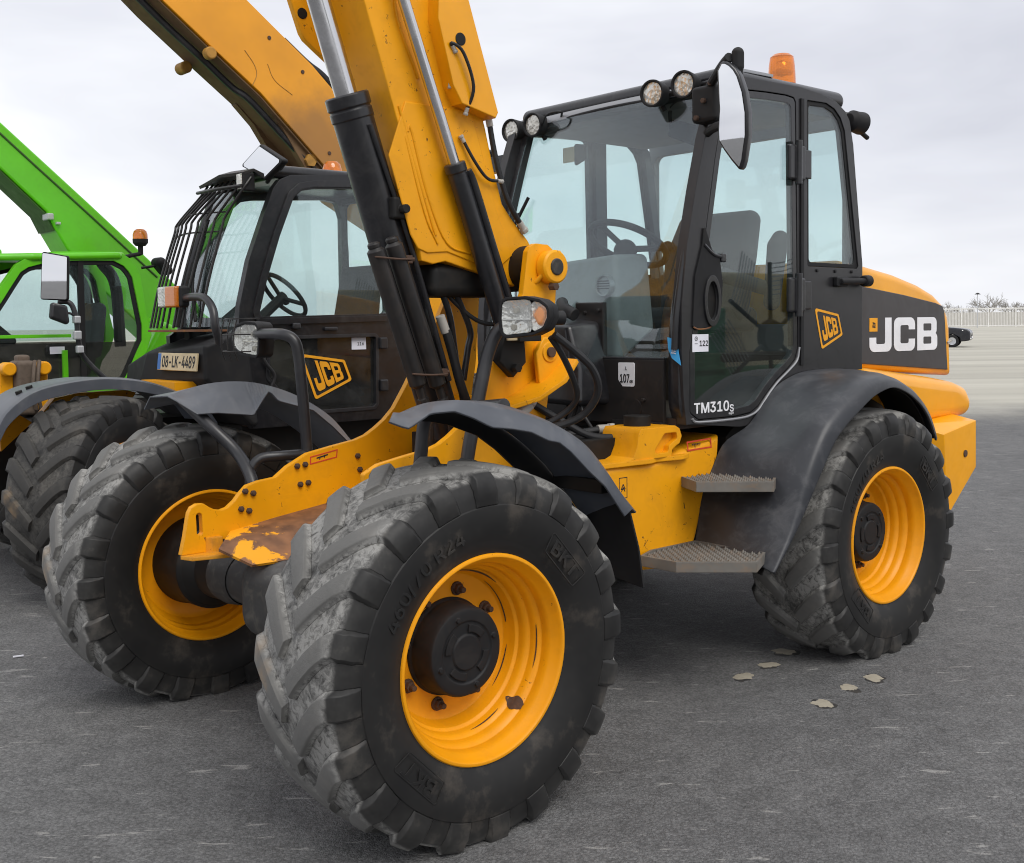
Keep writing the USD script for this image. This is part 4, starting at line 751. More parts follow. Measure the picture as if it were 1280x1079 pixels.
# ---- front fenders: a bent sheet with a turned down, torn rim and a rear mudflap
def front_fender(sgn):
    o = lambda pts: np.array([(x, sgn * y, z) for x, y, z in pts])
    top_in = [(.0, .72, 1.315), (-.10, .72, 1.330), (-.20, .72, 1.328), (-.32, .72, 1.302), (-.44, .72, 1.25), (-.55, .72, 1.18), (-.66, .72, 1.09), (-.76, .72, .98), (-.86, .72, .86)]
    top_out = [(.26, 1.03, 1.352), (.13, 1.02, 1.383), (-.01, 1.02, 1.384), (-.16, 1.02, 1.366), (-.31, 1.01, 1.324), (-.43, 1.01, 1.278), (-.58, 1.0, 1.20), (-.69, .99, 1.105), (-.79, .985, .995), (-.875, .98, .915)]
    lip = [(.335, 1.12, 1.345), (.282, 1.14, 1.322), (.199, 1.14, 1.362), (.10, 1.13, 1.362), (.018, 1.12, 1.335), (-.059, 1.12, 1.300), (-.139, 1.12, 1.290), (-.23, 1.115, 1.272), (-.315, 1.11, 1.236), (-.369, 1.10, 1.226), (-.423, 1.10, 1.190), (-.53, 1.08, 1.110), (-.629, 1.06, 1.045), (-.77, 1.02, .915)]
    mid = (resample(spline(top_out, 5), 60) * .45 + resample(np.array(lip), 60) * .55) + [0, .012, .020]
    G = np.stack([resample(spline(o(top_in), 5), 60), resample(spline(o(top_out), 5), 60), mid * [1, sgn, 1], resample(o(lip), 60)])
    return sheet(G, .006, flip=sgn < 0)
f1 = obj('fender', front_fender(1), 'fender_grey', T, smooth=40, label='torn grey plastic fender over the near front wheel')
sk_top = [(-.01, 1.312), (-.10, 1.328), (-.20, 1.326), (-.32, 1.300), (-.44, 1.248), (-.55, 1.178), (-.66, 1.088), (-.76, .978), (-.85, .87)]
sk_low = [(-.86, .66), (-.76, .68), (-.68, .85), (-.62, 1.02), (-.55, 1.06), (-.492, 1.106), (-.419, 1.166), (-.33, 1.225), (-.207, 1.270), (-.126, 1.288), (-.034, 1.298)]
obj('inner_skirt', prism(Polygon(sk_top + sk_low), 'y', .700, .712), 'black_matt', f1)
obj('mudflap', sheet(np.array([[(-.82, .73, .97), (-.815, .99, .955)], [(-.865, .74, .80), (-.862, 1.0, .78)], [(-.87, .76, .66), (-.868, 1.02, .632)]]), .008), 'black_matt', f1)
obj('stay_plate', cat(box(-.74, -.70, .45, .97, 1.0, 1.05), hull([(-.72, .5, 1.0), (-.60, .5, .95)], .03)), 'oily_dark', f1)
def far_fender():
    top_in = [(.20, -.72, 1.33), (.02, -.72, 1.372), (-.15, -.72, 1.375), (-.30, -.72, 1.345), (-.45, -.72, 1.285), (-.60, -.72, 1.19), (-.72, -.72, 1.06)]
    top_out = [(.155, -1.0, 1.312), (.02, -1.0, 1.33), (-.12, -1.0, 1.338), (-.25, -1.0, 1.33), (-.38, -1.0, 1.30), (-.52, -1.0, 1.235), (-.70, -1.0, 1.105), (-.80, -1.0, 1.02)]
    near_rim = [(.19, -.66, 1.315), (.12, -.60, 1.255), (.03, -.60, 1.255), (-.06, -.58, 1.245), (-.13, -.58, 1.235), (-.19, -.60, 1.30), (-.225, -.61, 1.335), (-.26, -.60, 1.29), (-.31, -.60, 1.275), (-.45, -.62, 1.235), (-.56, -.63, 1.15), (-.70, -.64, 1.02)]
    G = np.stack([resample(np.array(near_rim), 60), resample(spline(top_in, 5), 60), resample(spline(top_out, 5), 60), resample(spline([(x - .01, y - .09, z - .06) for x, y, z in top_out], 5), 60)])
    return sheet(G, .006)
f2 = obj('fender', far_fender(), 'fender_grey', T, smooth=40, label='grey plastic fender over the far front wheel')

# ---- rear body: chassis, tank, steps
CY = .60; CR = -.82
obj('chassis', cat(box(-1.95, -1.0, -.45, .40, .50, 1.02), box(-3.6, -1.95, -.60, .30, .55, 1.15), box(-1.62, -.95, -.60, .44, 1.02, 1.12)), 'oily_dark', T)
obj('articulation_joint', cat(cyl((-1.12, -.05, .45), (-1.12, -.05, 1.2), .11, 28), cyl((-1.12, .1, .66), (-1.12, .3, .66), .07, 20)), 'oily_dark', T)
for pts in [[(-.95, .20, 1.22), (-1.1, .26, 1.10), (-1.35, .36, 1.08), (-1.60, .40, 1.12)], [(-.95, .12, 1.16), (-1.15, .22, 1.02), (-1.40, .30, 1.06), (-1.60, .34, 1.10)], [(-.90, .28, 1.14), (-1.1, .34, 1.03), (-1.32, .42, 1.04)], [(-.92, .05, 1.28), (-1.15, .16, 1.13), (-1.45, .28, 1.14)], [(-.98, .24, 1.30), (-1.12, .32, 1.20), (-1.24, .38, 1.13), (-1.38, .42, 1.12), (-1.5, .42, 1.15)]]:
    hp_ = obj('hose', tube(pts, .017, 10), 'hose_rubber', T); crimp(hp_, pts, .017)
obj('cable', tube([(-1.42, .12, 1.28), (-1.42, .17, 1.18), (-1.42, .30, 1.08), (-1.50, .40, 1.10)], .008, 8), 'hose_rubber', T)
tank = [(-1.08, 1.015), (-1.36, 1.015), (-1.436, 1.012), (-1.906, 1.098), (-1.90, 1.0), (-1.76, .70), (-1.70, .545), (-1.46, .535), (-1.12, .56)]
obj('side_tank', pillow(tank, 'y', .05, .56, .03, 4), 'yellow_paint', T, smooth=40)
obj('tank_flange', prism([(-1.06, .30), (-1.42, .30), (-1.66, .575), (-1.60, .59), (-1.46, .565), (-1.40, .585), (-1.08, .56)], 'z', 1.012, 1.032), 'yellow_paint', T)
br = Polygon([(-1.26, 1.03), (-1.30, 1.045), (-1.325, 1.09), (-1.335, 1.145), (-1.35, 1.165), (-1.57, 1.165), (-1.60, 1.15), (-1.615, 1.115), (-1.60, 1.085), (-1.575, 1.075), (-1.55, 1.06), (-1.545, 1.03)])
obj('cab_mount', cat(prism(br.difference(rpoly(Polygon([(-1.44, 1.07), (-1.50, 1.135), (-1.58, 1.135), (-1.585, 1.105), (-1.53, 1.08), (-1.525, 1.05), (-1.43, 1.05)]), .012)), 'y', .545, .575), prism(br, 'y', .36, .545)), 'yellow_paint', T)
obj('mount_bush', cyl((-1.46, .45, 1.16), (-1.46, .45, 1.21), .06, 24), 'oily_dark', T)
ql = [(-1.664, 1.084), (-1.836, 1.089), (-1.842, 1.043), (-1.672, 1.040)]
obj('warning_label', prism(Polygon(ql).difference(Polygon(ql).buffer(-.007)), 'y', .5602, .5615), 'red_decal', T)
obj('label_print', text_left('warranty', .011, -1.70, .5602, 1.064, depth=.0008), 'black_print', T)
tr = sbox(-1.275, .875, -1.225, .965)
obj('warning_label', cat(prism(tr.difference(tr.buffer(-.003)), 'y', .5602, .561), prism(LineString([(-1.238, .915), (-1.262, .915), (-1.25, .935), (-1.238, .915)]).buffer(.002), 'y', .5602, .561), prism(LineString([(-1.24, .905), (-1.25, .922), (-1.26, .905)]).buffer(.002), 'y', .5602, .561)), 'black_print', T)
def step(plan, z0, z1):
    g = Polygon(plan); teeth = []
    st = obj('step', cat(prism(g.difference(g.buffer(-.012)), 'z', z0, z1), prism(g.buffer(-.011), 'z', z0 + .02, z1 - .012)), 'step_steel', T)
    x0, y0, x1, y1 = g.buffer(-.02).bounds
    for x in np.arange(x0, x1, .034):
        for y in np.arange(y0, y1, .024):
            xx, yy = x + (.017 if int(round(y / .024)) % 2 else 0), y
            if g.buffer(-.018).contains(Point(xx, yy)):
                teeth.append(trimesh.creation.cone(.011, .016, sections=5).apply_translation([xx, yy, z1 - .013]))
    p = obj('grip_teeth', cat(*teeth), 'step_steel', st, smooth=False); tag(stage.GetPrimAtPath(p), kind='stuff')
step([(-1.30, .61), (-1.31, .80), (-1.55, 1.03), (-1.74, .935), (-1.72, .56), (-1.42, .56)], .585, .630)
step([(-1.66, .50), (-1.55, .71), (-1.785, .945), (-2.02, .80), (-2.02, .45)], .885, .930)

# ---- rear fender
inner = [(-1.723, .56, .624), (-1.775, .56, .834), (-1.85, .56, .956), (-1.92, .57, 1.06), (-2.03, .60, 1.12), (-2.085, .605, 1.155), (-2.248, .605, 1.292), (-2.398, .605, 1.350), (-2.546, .605, 1.372), (-2.80, .605, 1.372), (-3.03, .60, 1.345), (-3.2, .58, 1.27), (-3.38, .56, 1.10), (-3.44, .55, .95)]
ridge = [(-1.690, 1.0, .560), (-1.824, 1.0, .735), (-1.925, 1.0, .945), (-2.045, 1.0, 1.129), (-2.15, 1.0, 1.21), (-2.28, 1.0, 1.276), (-2.40, 1.0, 1.325), (-2.53, 1.0, 1.351), (-2.64, .99, 1.348), (-2.732, .975, 1.331), (-2.821, .965, 1.303), (-2.94, .945, 1.265), (-3.055, .92, 1.214), (-3.204, .88, 1.135), (-3.32, .845, 1.05), (-3.373, .83, .99)]
lipo = [(-1.700, 1.01, .552), (-1.85, 1.015, .715), (-2.004, 1.025, .930), (-2.122, 1.03, 1.084), (-2.22, 1.03, 1.155), (-2.338, 1.03, 1.219), (-2.45, 1.025, 1.268), (-2.565, 1.02, 1.294), (-2.64, 1.01, 1.298), (-2.722, .995, 1.288), (-2.834, .98, 1.258), (-2.94, .96, 1.222), (-3.064, .935, 1.168), (-3.19, .90, 1.10), (-3.31, .86, 1.02), (-3.36, .845, .975)]
n = 64; I, R_, L_ = resample(spline(inner, 5), n), resample(spline(ridge, 5), n), resample(spline(lipo, 5), n)
t1, t2 = I * .62 + R_ * .38 + [0, 0, .012], I * .22 + R_ * .78 + [0, 0, .012]
fr_ = obj('fender', sheet(np.stack([I, t1, t2, R_, R_ * .5 + L_ * .5 + [0, .008, .004], L_]), .010), 'fender_black', T, smooth=28, label='scuffed black rear fender above the steps')
liner = sheet(np.stack([I * .98 + R_ * .02 + [0, 0, -.03], I * .6 + R_ * .4 + [0, 0, -.022], I * .12 + R_ * .88 + [0, 0, -.03]]), .006)
obj('fender_liner', liner, 'oily_dark', fr_)
obj('fender_tail_shield', box(-3.52, -3.36, .2, .62, .6, 1.02), 'oily_dark', fr_)
def far_rear_fender():
    m = sheet(np.stack([I, R_]), .01); m.vertices[:, 1] = 2 * (-.11) - m.vertices[:, 1]; m.invert(); return m
obj('fender', far_rear_fender(), 'fender_black', T)

# ---- hood, tail and counterweight
hp = [(-3.06, 1.36), (-3.06, 1.938), (-3.247, 1.920), (-3.594, 1.872), (-3.858, 1.818), (-4.03, 1.766), (-4.14, 1.708), (-4.198, 1.64), (-4.222, 1.56), (-4.240, 1.275)]
hood = obj('hood', pillow(hp, 'y', CR + .12, .475, .05, 5), 'yellow_hood_paint', T, smooth=50)
pan = [(-3.10, 1.388), (-3.10, 1.815), (-3.239, 1.800), (-3.664, 1.757), (-4.025, 1.712), (-4.105, 1.694), (-4.130, 1.66), (-4.172, 1.312)]
obj('side_panel', pillow(pan, 'y', .45, .479, .003, 1), 'hood_panel', hood, smooth=20)
ls, lw = letters_jcb()
for g in ls:
    g2 = quad_map(g, [(-3.303, 1.629), (-4.040, 1.629), (-4.042, 1.436), (-3.304, 1.440)], (lw, 1.0)); obj('letter', prism(g2, 'y', .4792, .4806), 'white_decal', hood, smooth=False)
obj('logo_square', box(-3.385, -3.303, .4792, .4806, 1.553, 1.628), 'yellow_decal', hood)
obj('logo_print', prism(quad_map(unary_union(ls), [(-3.327, 1.608), (-3.362, 1.600), (-3.364, 1.572), (-3.332, 1.575)], (lw, 1.0)), 'y', .4808, .4814), 'black_print', hood, smooth=False)
obj('hood_catch', cyl((-4.165, .478, 1.475), (-4.19, .490, 1.485), .006, 8), 'zinc', hood)
obj('wheel_arch_wall', prism([(-1.95, .70), (-1.98, 1.08), (-2.2, 1.25), (-2.42, 1.335), (-2.56, 1.358), (-3.0, 1.358), (-3.14, 1.30), (-3.32, 1.18), (-3.46, 1.0), (-3.5, .70)], 'y', .28, .535), 'oily_dark', T)
tail = [(-3.10, 1.10), (-3.10, 1.362), (-3.104, 1.362), (-3.443, 1.329), (-3.80, 1.290), (-4.116, 1.252), (-4.215, 1.225), (-4.27, 1.18), (-4.290, 1.12), (-4.288, 1.06), (-3.75, 1.03)]
obj('tail_body', hull([(x, y, z) for x, z in [(-3.17, 1.286), (-3.17, 1.292), (-3.66, 1.100), (-3.443, 1.259), (-3.80, 1.220), (-4.08, 1.180), (-4.19, 1.150), (-4.218, 1.115), (-4.216, 1.105), (-3.75, 1.100)] for y in (CR + .05, .515)], .07), 'yellow_hood_paint', T, smooth=60)
cw = [(-3.56, 1.052), (-3.60, 1.060), (-3.709, .975), (-4.06, 1.030), (-4.10, 1.02), (-4.10, .76), (-3.753, .508), (-3.60, .52)]
cwp = [(-3.62, 1.035), (-4.08, 1.035), (-4.085, .755), (-3.75, .505), (-3.66, .505)]
obj('counterweight', cat(hull([(x, y, z) for x, z in [(-3.705, .970), (-4.07, 1.022), (-4.075, .757), (-3.752, .512)] for y in (CR - .1, .70)] + [(x, y, z) for x, z in [(-3.58, 1.02), (-4.06, 1.052), (-4.20, 1.02), (-4.20, .76), (-3.70, .50)] for y in (CR, .56)], .006)), 'yellow_hood_paint', T, smooth=20)
obj('counterweight_slot', cat(cyl((-3.945, .70, .845), (-3.945, .712, .845), .020, 16)), 'rusty_bolt', T)

# ---- cab
side_out = [(-1.655, 1.165), (-1.617, 1.165), (-1.598, 1.30), (-1.588, 1.50), (-1.590, 1.70), (-1.625, 1.95), (-1.685, 2.20), (-1.755, 2.45), (-1.835, 2.665), (-1.875, 2.715), (-1.95, 2.745), (-2.475, 2.755), (-2.66, 2.745), (-2.786, 2.722), (-2.87, 2.682), (-2.910, 2.640), (-2.945, 2.52), (-3.035, 1.911), (-3.035, 1.36), (-2.546, 1.36), (-2.398, 1.338), (-2.248, 1.280), (-2.13, 1.18), (-2.085, 1.135), (-2.0, 1.130)]
door_hole = [(-1.640, 1.215), (-1.640, 1.49), (-1.690, 1.70), (-1.745, 1.987), (-1.818, 2.347), (-1.880, 2.60), (-1.905, 2.660), (-1.95, 2.685), (-2.20, 2.70), (-2.36, 2.705), (-2.425, 2.70), (-2.442, 2.68), (-2.464, 1.49), (-2.44, 1.43), (-2.378, 1.385), (-2.29, 1.335), (-2.217, 1.282), (-2.14, 1.215), (-2.08, 1.188), (-1.97, 1.178), (-1.70, 1.180)]
quarter_hole = [(-2.532, 2.700), (-2.70, 2.705), (-2.775, 2.685), (-2.830, 2.645), (-2.867, 2.585), (-2.997, 1.895), (-2.985, 1.885), (-2.538, 1.887)]
S0 = Polygon(side_out); DH, QH = rpoly(Polygon(door_hole), .02), rpoly(Polygon(quarter_hole), .012)
for sgn, yy in ((1, CY), (-1, CR)):
    lo, hi = (yy - .055, yy) if sgn > 0 else (yy, yy + .055)
    cs = obj('cab_side', prism(S0.difference(DH).difference(QH), 'y', lo, hi), 'cab_panel', T, smooth=30)
    o = lambda d: yy + sgn * d
    dr = obj('door', prism(DH.buffer(-.006).difference(rpoly(DH.buffer(-.038), .03)), 'y', o(-.035), o(-.002)), 'black_paint', T, smooth=30, label=None if sgn > 0 else 'door on the far side of the cab')
    obj('door_glass', prism(DH.buffer(-.010), 'y', o(-.008), o(-.003)), 'cab_glass', dr, smooth=False)
    obj('quarter_window', prism(QH.buffer(-.002), 'y', o(-.014), o(-.009)), 'cab_glass', T, smooth=False)
    bord = QH.buffer(-.002).difference(rpoly(QH.buffer(-.022), .02)); obj('window_seal', prism(bord, 'y', o(-.020), o(-.006)), 'black_matt', T, smooth=False)
    if sgn > 0:
        edge = LineString([(-1.655, 1.19), (-1.70, 1.172), (-1.97, 1.170), (-2.08, 1.180), (-2.145, 1.208), (-2.222, 1.276), (-2.295, 1.330), (-2.383, 1.380), (-2.45, 1.427), (-2.470, 1.49)])
        obj('door_edge_trim', tube([(x, .602, z) for x, z in spline(np.array(edge.coords), 4)], .006, 6, smooth=False), 'silver_trim', dr)
        pod = [(-1.655, 1.60), (-1.70, 1.59), (-1.775, 1.598), (-1.82, 1.635), (-1.858, 1.70), (-1.866, 1.80), (-1.845, 1.905), (-1.79, 1.945), (-1.735, 2.06), (-1.722, 1.96), (-1.672, 1.82)]
        obj('door_pod', prism(rpoly(Polygon(pod), .008).difference(Point(-1.785, 1.715).buffer(1).intersection(Polygon([(-1.785 + .035 * math.cos(t), 1.715 + .085 * math.sin(t)) for t in np.linspace(0, 6.28, 25)[:-1]]))), 'y', .5975, .608), 'black_matt', dr)
        obj('handle_recess', prism(Polygon([(-1.785 + .042 * math.cos(t), 1.715 + .092 * math.sin(t)) for t in np.linspace(0, 6.28, 25)[:-1]]), 'y', .5972, .599), 'oily_dark', dr)
        obj('pull_handle', cat(prism(Polygon([(-1.785 + .058 * math.cos(t), 1.715 + .115 * math.sin(t)) for t in np.linspace(0, 6.28, 33)[:-1]]).difference(Polygon([(-1.785 + .040 * math.cos(t), 1.715 + .088 * math.sin(t)) for t in np.linspace(0, 6.28, 33)[:-1]])), 'y', .606, .618)), 'black_paint', dr)
        obj('lever', cat(tube([(-1.735, .606, 1.965), (-1.80, .606, 1.925), (-1.87, .606, 1.912)], .009, 8), rbox(-1.885, -1.85, .599, .616, 1.89, 1.93, .006)), 'black_paint', dr)
        obj('pod_rust', tube([(-1.66, .606, 1.598), (-1.70, .607, 1.588), (-1.775, .607, 1.596), (-1.815, .606, 1.63)], .004, 6), 'rust', dr)
        for zc in (2.385, 1.745):
            obj('hinge', cat(rbox(-2.495, -2.36, .60, .622, zc - .085, zc + .085, .012), cyl((-2.43, .625, zc - .105), (-2.43, .625, zc + .105), .018, 16), rbox(-2.56, -2.50, .60, .612, zc - .07, zc + .07, .006)), 'black_paint', dr)
        obj('lot_label', cat(box(-1.774, -1.662, .5975, .5985, 1.487, 1.566)), 'paper_label', dr)
        obj('label_print', cat(text_left('122', .024, -1.708, .599, 1.513, depth=.0006), prism(Point(-1.688, 1.546).buffer(.010).difference(Point(-1.688, 1.546).buffer(.0075)), 'y', .599, .5996), prism(unary_union([Point(-1.688, 1.546).buffer(.003), sbox(-1.698, 1.523, -1.678, 1.525)]), 'y', .599, .5996)), 'black_print', dr, smooth=False)
        obj('model_lettering', cat(text_left('TM310', .045, -1.668, .5975, 1.212, width=.250, depth=.001), text_left('S', .032, -1.925, .5975, 1.206, width=.028), text_left('agri', .010, -1.918, .5975, 1.194, bold=False, width=.038)), 'white_decal', dr, smooth=False)
        # decal on the quarter panel
        q = [(-2.601, 1.682), (-2.812, 1.650), (-2.851, 1.543), (-2.664, 1.474)]
        qp = Polygon(q)
        obj('decal_frame', prism(rpoly(qp, .012).difference(rpoly(qp.buffer(-.012), .010)), 'y', .6005, .6015), 'yellow_decal', cs, smooth=False)
        for g in ls:
            obj('letter', prism(quad_map(g, [(-2.642, 1.648), (-2.790, 1.628), (-2.812, 1.555), (-2.682, 1.512)], (lw, 1.0)), 'y', .6005, .6015), 'yellow_decal', cs, smooth=False)
        obj('window_bolt', cat(*[cyl((x, .60, 1.868), (x, .606, 1.868), .008, 8) for x in (-2.62, -2.78, -2.93)]), 'black_matt', cs)
        obj('door_catch', cat(cyl((-2.78, .635, 1.815), (-3.0, .635, 1.82), .016, 14, bev=.004), cyl((-2.99, .635, 1.82), (-3.045, .635, 1.822), .030, 20, bev=.006), rbox(-2.86, -2.76, .60, .63, 1.79, 1.84, .008)), 'black_matt', cs)
for xc in (-2.488,):
    obj('pillar_strip', cat(box(xc - .012, xc + .012, CY, CY + .008, 1.40, 2.70)), 'black_matt', T)
# windscreen and the curved front pillars
wz = [1.455, 1.63, 1.88, 2.135, 2.40, 2.685]; wx = [-1.606, -1.615, -1.668, -1.735, -1.815, -1.915]
yl, yr = .515, CR + .085
ycol = np.linspace(yr, yl, 15)
G = np.array([[(x + .035 * (1 - ((y - (yl + yr) / 2) / ((yl - yr) / 2)) ** 2), y, z) for y in ycol] for x, z in zip(wx, wz)])
Gd = np.stack([resample(spline(G[:, j], 6), 24) for j in range(len(ycol))], 1)
obj('windscreen', sheet(Gd, .006), 'windscreen_glass', T, smooth=True)
for sgn, yo, yi in ((1, CY - .004, .508), (-1, CR + .004, CR + .078)):
    P1 = [(x, z) for x, z in zip([-1.645, -1.606, -1.606, -1.615, -1.668, -1.735, -1.815, -1.90], [1.165, 1.25, 1.455, 1.63, 1.88, 2.135, 2.40, 2.66])]
    inn_ = resample(spline([(x, yi, z) for x, z in P1], 5), 40); fr2 = resample(spline([(x + .012, yi + .03 * sgn, z) for x, z in P1], 5), 40); ou = resample(spline([(x - .012, yo, z) for x, z in P1], 5), 40); bk = resample(spline([(x - .035, yo, z) for x, z in P1], 5), 40)
    md = fr2 * .5 + ou * .5 + [.014, .012 * sgn, 0]
    obj('front_pillar', cat(sheet(np.stack([inn_ + [-.05, 0, 0], inn_, fr2, md, ou, bk]), .012, flip=sgn < 0)), 'black_paint', T, smooth=45)
    if sgn > 0:
        obj('pillar_rail', tube([(-1.575, .57, 1.50), (-1.583, .575, 1.66), (-1.625, .578, 1.88), (-1.68, .58, 2.10), (-1.73, .58, 2.27), (-1.752, .565, 2.30), (-1.765, .545, 2.285)], .016, 10), 'black_paint', T)
obj('front_panel', cat(sheet(np.array([[(-1.60, yr - .04, 1.165), (-1.575, -.15, 1.15), (-1.60, .50, 1.165)], [(-1.595, yr - .04, 1.31), (-1.57, -.15, 1.31), (-1.595, .50, 1.31)], [(-1.60, yr - .04, 1.452), (-1.567, -.15, 1.452), (-1.60, .50, 1.452)]]), .02)), 'black_steel', T, smooth=60)
obj('panel_ledge', tube([(-1.59, yr, 1.456), (-1.560, -.15, 1.456), (-1.59, .50, 1.456)], .008, 8), 'black_paint', T)
obj('panel_plate', cat(box(-1.60, -1.56, .20, .50, 1.150, 1.172), cyl((-1.575, .33, 1.23), (-1.57, .33, 1.23), .045, 24), cyl((-1.59, .39, 1.27), (-1.558, .39, 1.27), .010, 6)), 'black_steel', T)
pl = rrect(.235, 1.328, .335, 1.438, .008)
obj('noise_label', prism(pl, 'x', -1.588, -1.5665), 'white_decal', T)
obj('label_print', cat(text_front('L', .014, -1.566, .280, 1.405), text_front('107', .038, -1.566, .245, 1.346, width=.058), text_front('dB', .013, -1.566, .306, 1.346, bold=False)), 'black_print', T, smooth=False)
obj('tape_tag', sheet(np.array([[(-1.578, .525, 1.555), (-1.584, .572, 1.545)], [(-1.573, .535, 1.50), (-1.580, .588, 1.49)], [(-1.574, .555, 1.462), (-1.582, .600, 1.43)]]), .002), 'blue_tape', T)
obj('tape_print', cat(frame(meshkit.text_mesh('IE', .02, .0008, True), (-1.570, .552, 1.485), (-.12, .98, -.15), (0, .2, 1)), ), 'white_decal', T, smooth=False)
# black boxes hung in front of the cab
obj('filter_box', hull([(-1.42, -.10, 1.60), (-1.42, .06, 1.585), (-1.42, .125, 1.40), (-1.40, .14, 1.27), (-1.42, -.10, 1.27), (-1.58, -.10, 1.62), (-1.58, .08, 1.60), (-1.58, .15, 1.27), (-1.58, -.10, 1.27)], .03), 'black_paint', T)
obj('mount_frame', cat(pillow([(-.05, 1.72), (.135, 1.718), (.14, 1.25), (.115, 1.25), (.10, 1.40), (.06, 1.60), (-.05, 1.64)], 'x', -1.60, -1.57, .004, 1), *[cyl((-1.57, y, z), (-1.558, y, z), .009, 6) for y, z in ((.11, 1.68), (.10, 1.60), (.02, 1.67), (.115, 1.32))]), 'black_steel', T)
obj('air_hose', tube([(-1.55, -.12, 1.72), (-1.50, -.05, 1.69), (-1.50, .02, 1.66)], .03, 12), 'hose_rubber', T)
for y in (.0, .05): obj('hose', tube([(-1.48, y, 1.27), (-1.46, y - .01, 1.18), (-1.40, y - .05, 1.08), (-1.2, y - .08, 1.02)], .012, 8), 'hose_rubber', T)
# roof
rf_ = obj('roof', cat(rbox(-2.90, -1.90, CR + .01, CY - .01, 2.69, 2.785, .045)), 'black_paint', T, smooth=40)
obj('roof_visor', sheet(np.stack([[(x, y, z - .012 * ((y + .11) / .7) ** 2) for y in np.linspace(CR + .03, CY - .03, 13)] for x, z in ((-1.902, 2.688), (-1.902, 2.700), (-1.925, 2.742), (-1.98, 2.772), (-2.08, 2.790), (-2.3, 2.794))]), .014), 'silver_roof', T, smooth=60)
obj('windscreen_header', tube([(-1.918, yr, 2.684), (-1.885, (yl + yr) / 2, 2.694), (-1.918, yl, 2.684)], .010, 8), 'black_matt', T)
obj('headlining', box(-2.86, -2.02, CR + .06, CY - .06, 2.655, 2.688), 'headliner', T)
# rear wall
rw = sbox(CR + .01, 1.36, CY - .06, 2.70); rh = unary_union([rrect(CR + .05, 1.60, CY - .07, 2.62, .05)])
obj('rear_wall', prism(rw.difference(rh), 'x', -3.0, -2.955), 'headliner', T, smooth=30)
for g in [rh]: obj('rear_window', prism(g.buffer(.004), 'x', -2.982, -2.977), 'cab_glass', T, smooth=False)
obj('cab_floor', cat(box(-2.96, -1.62, CR + .06, CY - .06, 1.14, 1.19), box(-2.96, -2.45, CR + .06, CY - .06, 1.19, 1.45), box(-2.45, -2.2, -.55, -.28, 1.19, 1.62)), 'cab_floor', T)
# inside: seat, dash, column and wheel
st_ = group_part('seat', T)
obj('seat_base', cat(rbox(-2.92, -2.40, -.50, .04, 1.56, 1.70, .05), box(-2.85, -2.5, -.4, -.04, 1.4, 1.57)), 'seat_fabric', st_)
obj('seat_back', hull([(-2.74, -.46, 1.68), (-2.74, .02, 1.68), (-2.80, -.47, 1.98), (-2.80, .03, 1.98), (-2.86, -.42, 2.17), (-2.86, .01, 2.17)], .06), 'seat_fabric', st_)
obj('seat_side', hull([(-2.80, .20, 1.72), (-2.82, .21, 2.02), (-2.86, .21, 2.06)], .045), 'seat_fabric', st_)
obj('armrest', hull([(-2.78, .16, 1.80), (-2.40, .18, 1.86)], .04), 'seat_fabric', st_)
obj('dash', cat(hull([(-1.72, -.44, 1.47), (-1.72, .08, 1.47), (-1.74, -.42, 1.70), (-1.74, .05, 1.72), (-1.80, -.36, 1.90), (-1.80, .0, 1.92), (-2.0, -.32, 1.92), (-2.0, -.02, 1.93), (-2.02, -.36, 1.6), (-2.02, .0, 1.6)], .035)), 'dash_plastic', T)
obj('air_vent', cat(lathe([(.0, 0), (.042, 0), (.045, .01), (.05, .012), (.052, .004), (.052, -.02)], 28, (-1.70, .02, 1.80), 'x')), 'silver_trim', T)
obj('vent_slats', cat(*[box(-1.70, -1.692, -.02, .06, 1.785 + .012 * k, 1.789 + .012 * k) for k in range(4)]), 'black_matt', T)
sw = group_part('steering_wheel', T)
sc_, sn = np.array([-2.02, -.12, 2.02]), np.array([-.50, 0, .866]); su = np.array([0, 1.0, 0]); sv = np.cross(sn, su)
obj('rim', tube([sc_ + .205 * (math.cos(a) * su + math.sin(a) * sv) for a in np.linspace(0, 2 * np.pi, 41)], .018, 10, smooth=False), 'black_matt', sw)
obj('spokes', cat(*[tube([sc_ - sn * .03, sc_ + .19 * (math.cos(a) * su + math.sin(a) * sv)], .016, 8, smooth=False) for a in (0.3, 2.4, 4.5)], hull([sc_ - sn * .04], .06), tube([sc_ - sn * .03, sc_ - sn * .3 + [.06, 0, 0]], .04, 12, smooth=False)), 'black_matt', sw)
obj('spinner_knob', cat(hull([sc_ + .195 * (math.cos(.75) * su + math.sin(.75) * sv) + sn * .055], .032), tube([sc_ + .2 * (math.cos(.75) * su + math.sin(.75) * sv), sc_ + .195 * (math.cos(.75) * su + math.sin(.75) * sv) + sn * .04], .012, 8, smooth=False)), 'black_matt', sw)
obj('side_console', cat(rbox(-2.6, -1.75, CR + .07, CR + .24, 1.19, 1.72, .05), hull([(-2.35, -.5, 1.72), (-2.35, -.48, 1.86)], .03)), 'dash_plastic', T)
obj('inside_mirror', hull([(-2.05, .14, 2.545), (-2.05, .31, 2.475), (-2.05, .335, 2.545), (-2.05, .17, 2.60)], .012), 'black_matt', T)
obj('mirror_bracket', tube([(-2.05, .15, 2.55), (-2.03, .16, 2.66), (-2.03, .24, 2.69), (-2.04, .32, 2.60), (-2.05, .32, 2.54)], .010, 8), 'black_matt', T)
obj('wiper', cat(tube([(-1.70, -.64, 2.13), (-1.735, -.56, 2.28)], .009, 6, smooth=False), tube([(-1.62, -.55, 1.60), (-1.70, -.60, 2.20)], .007, 6, smooth=False)), 'black_matt', T)
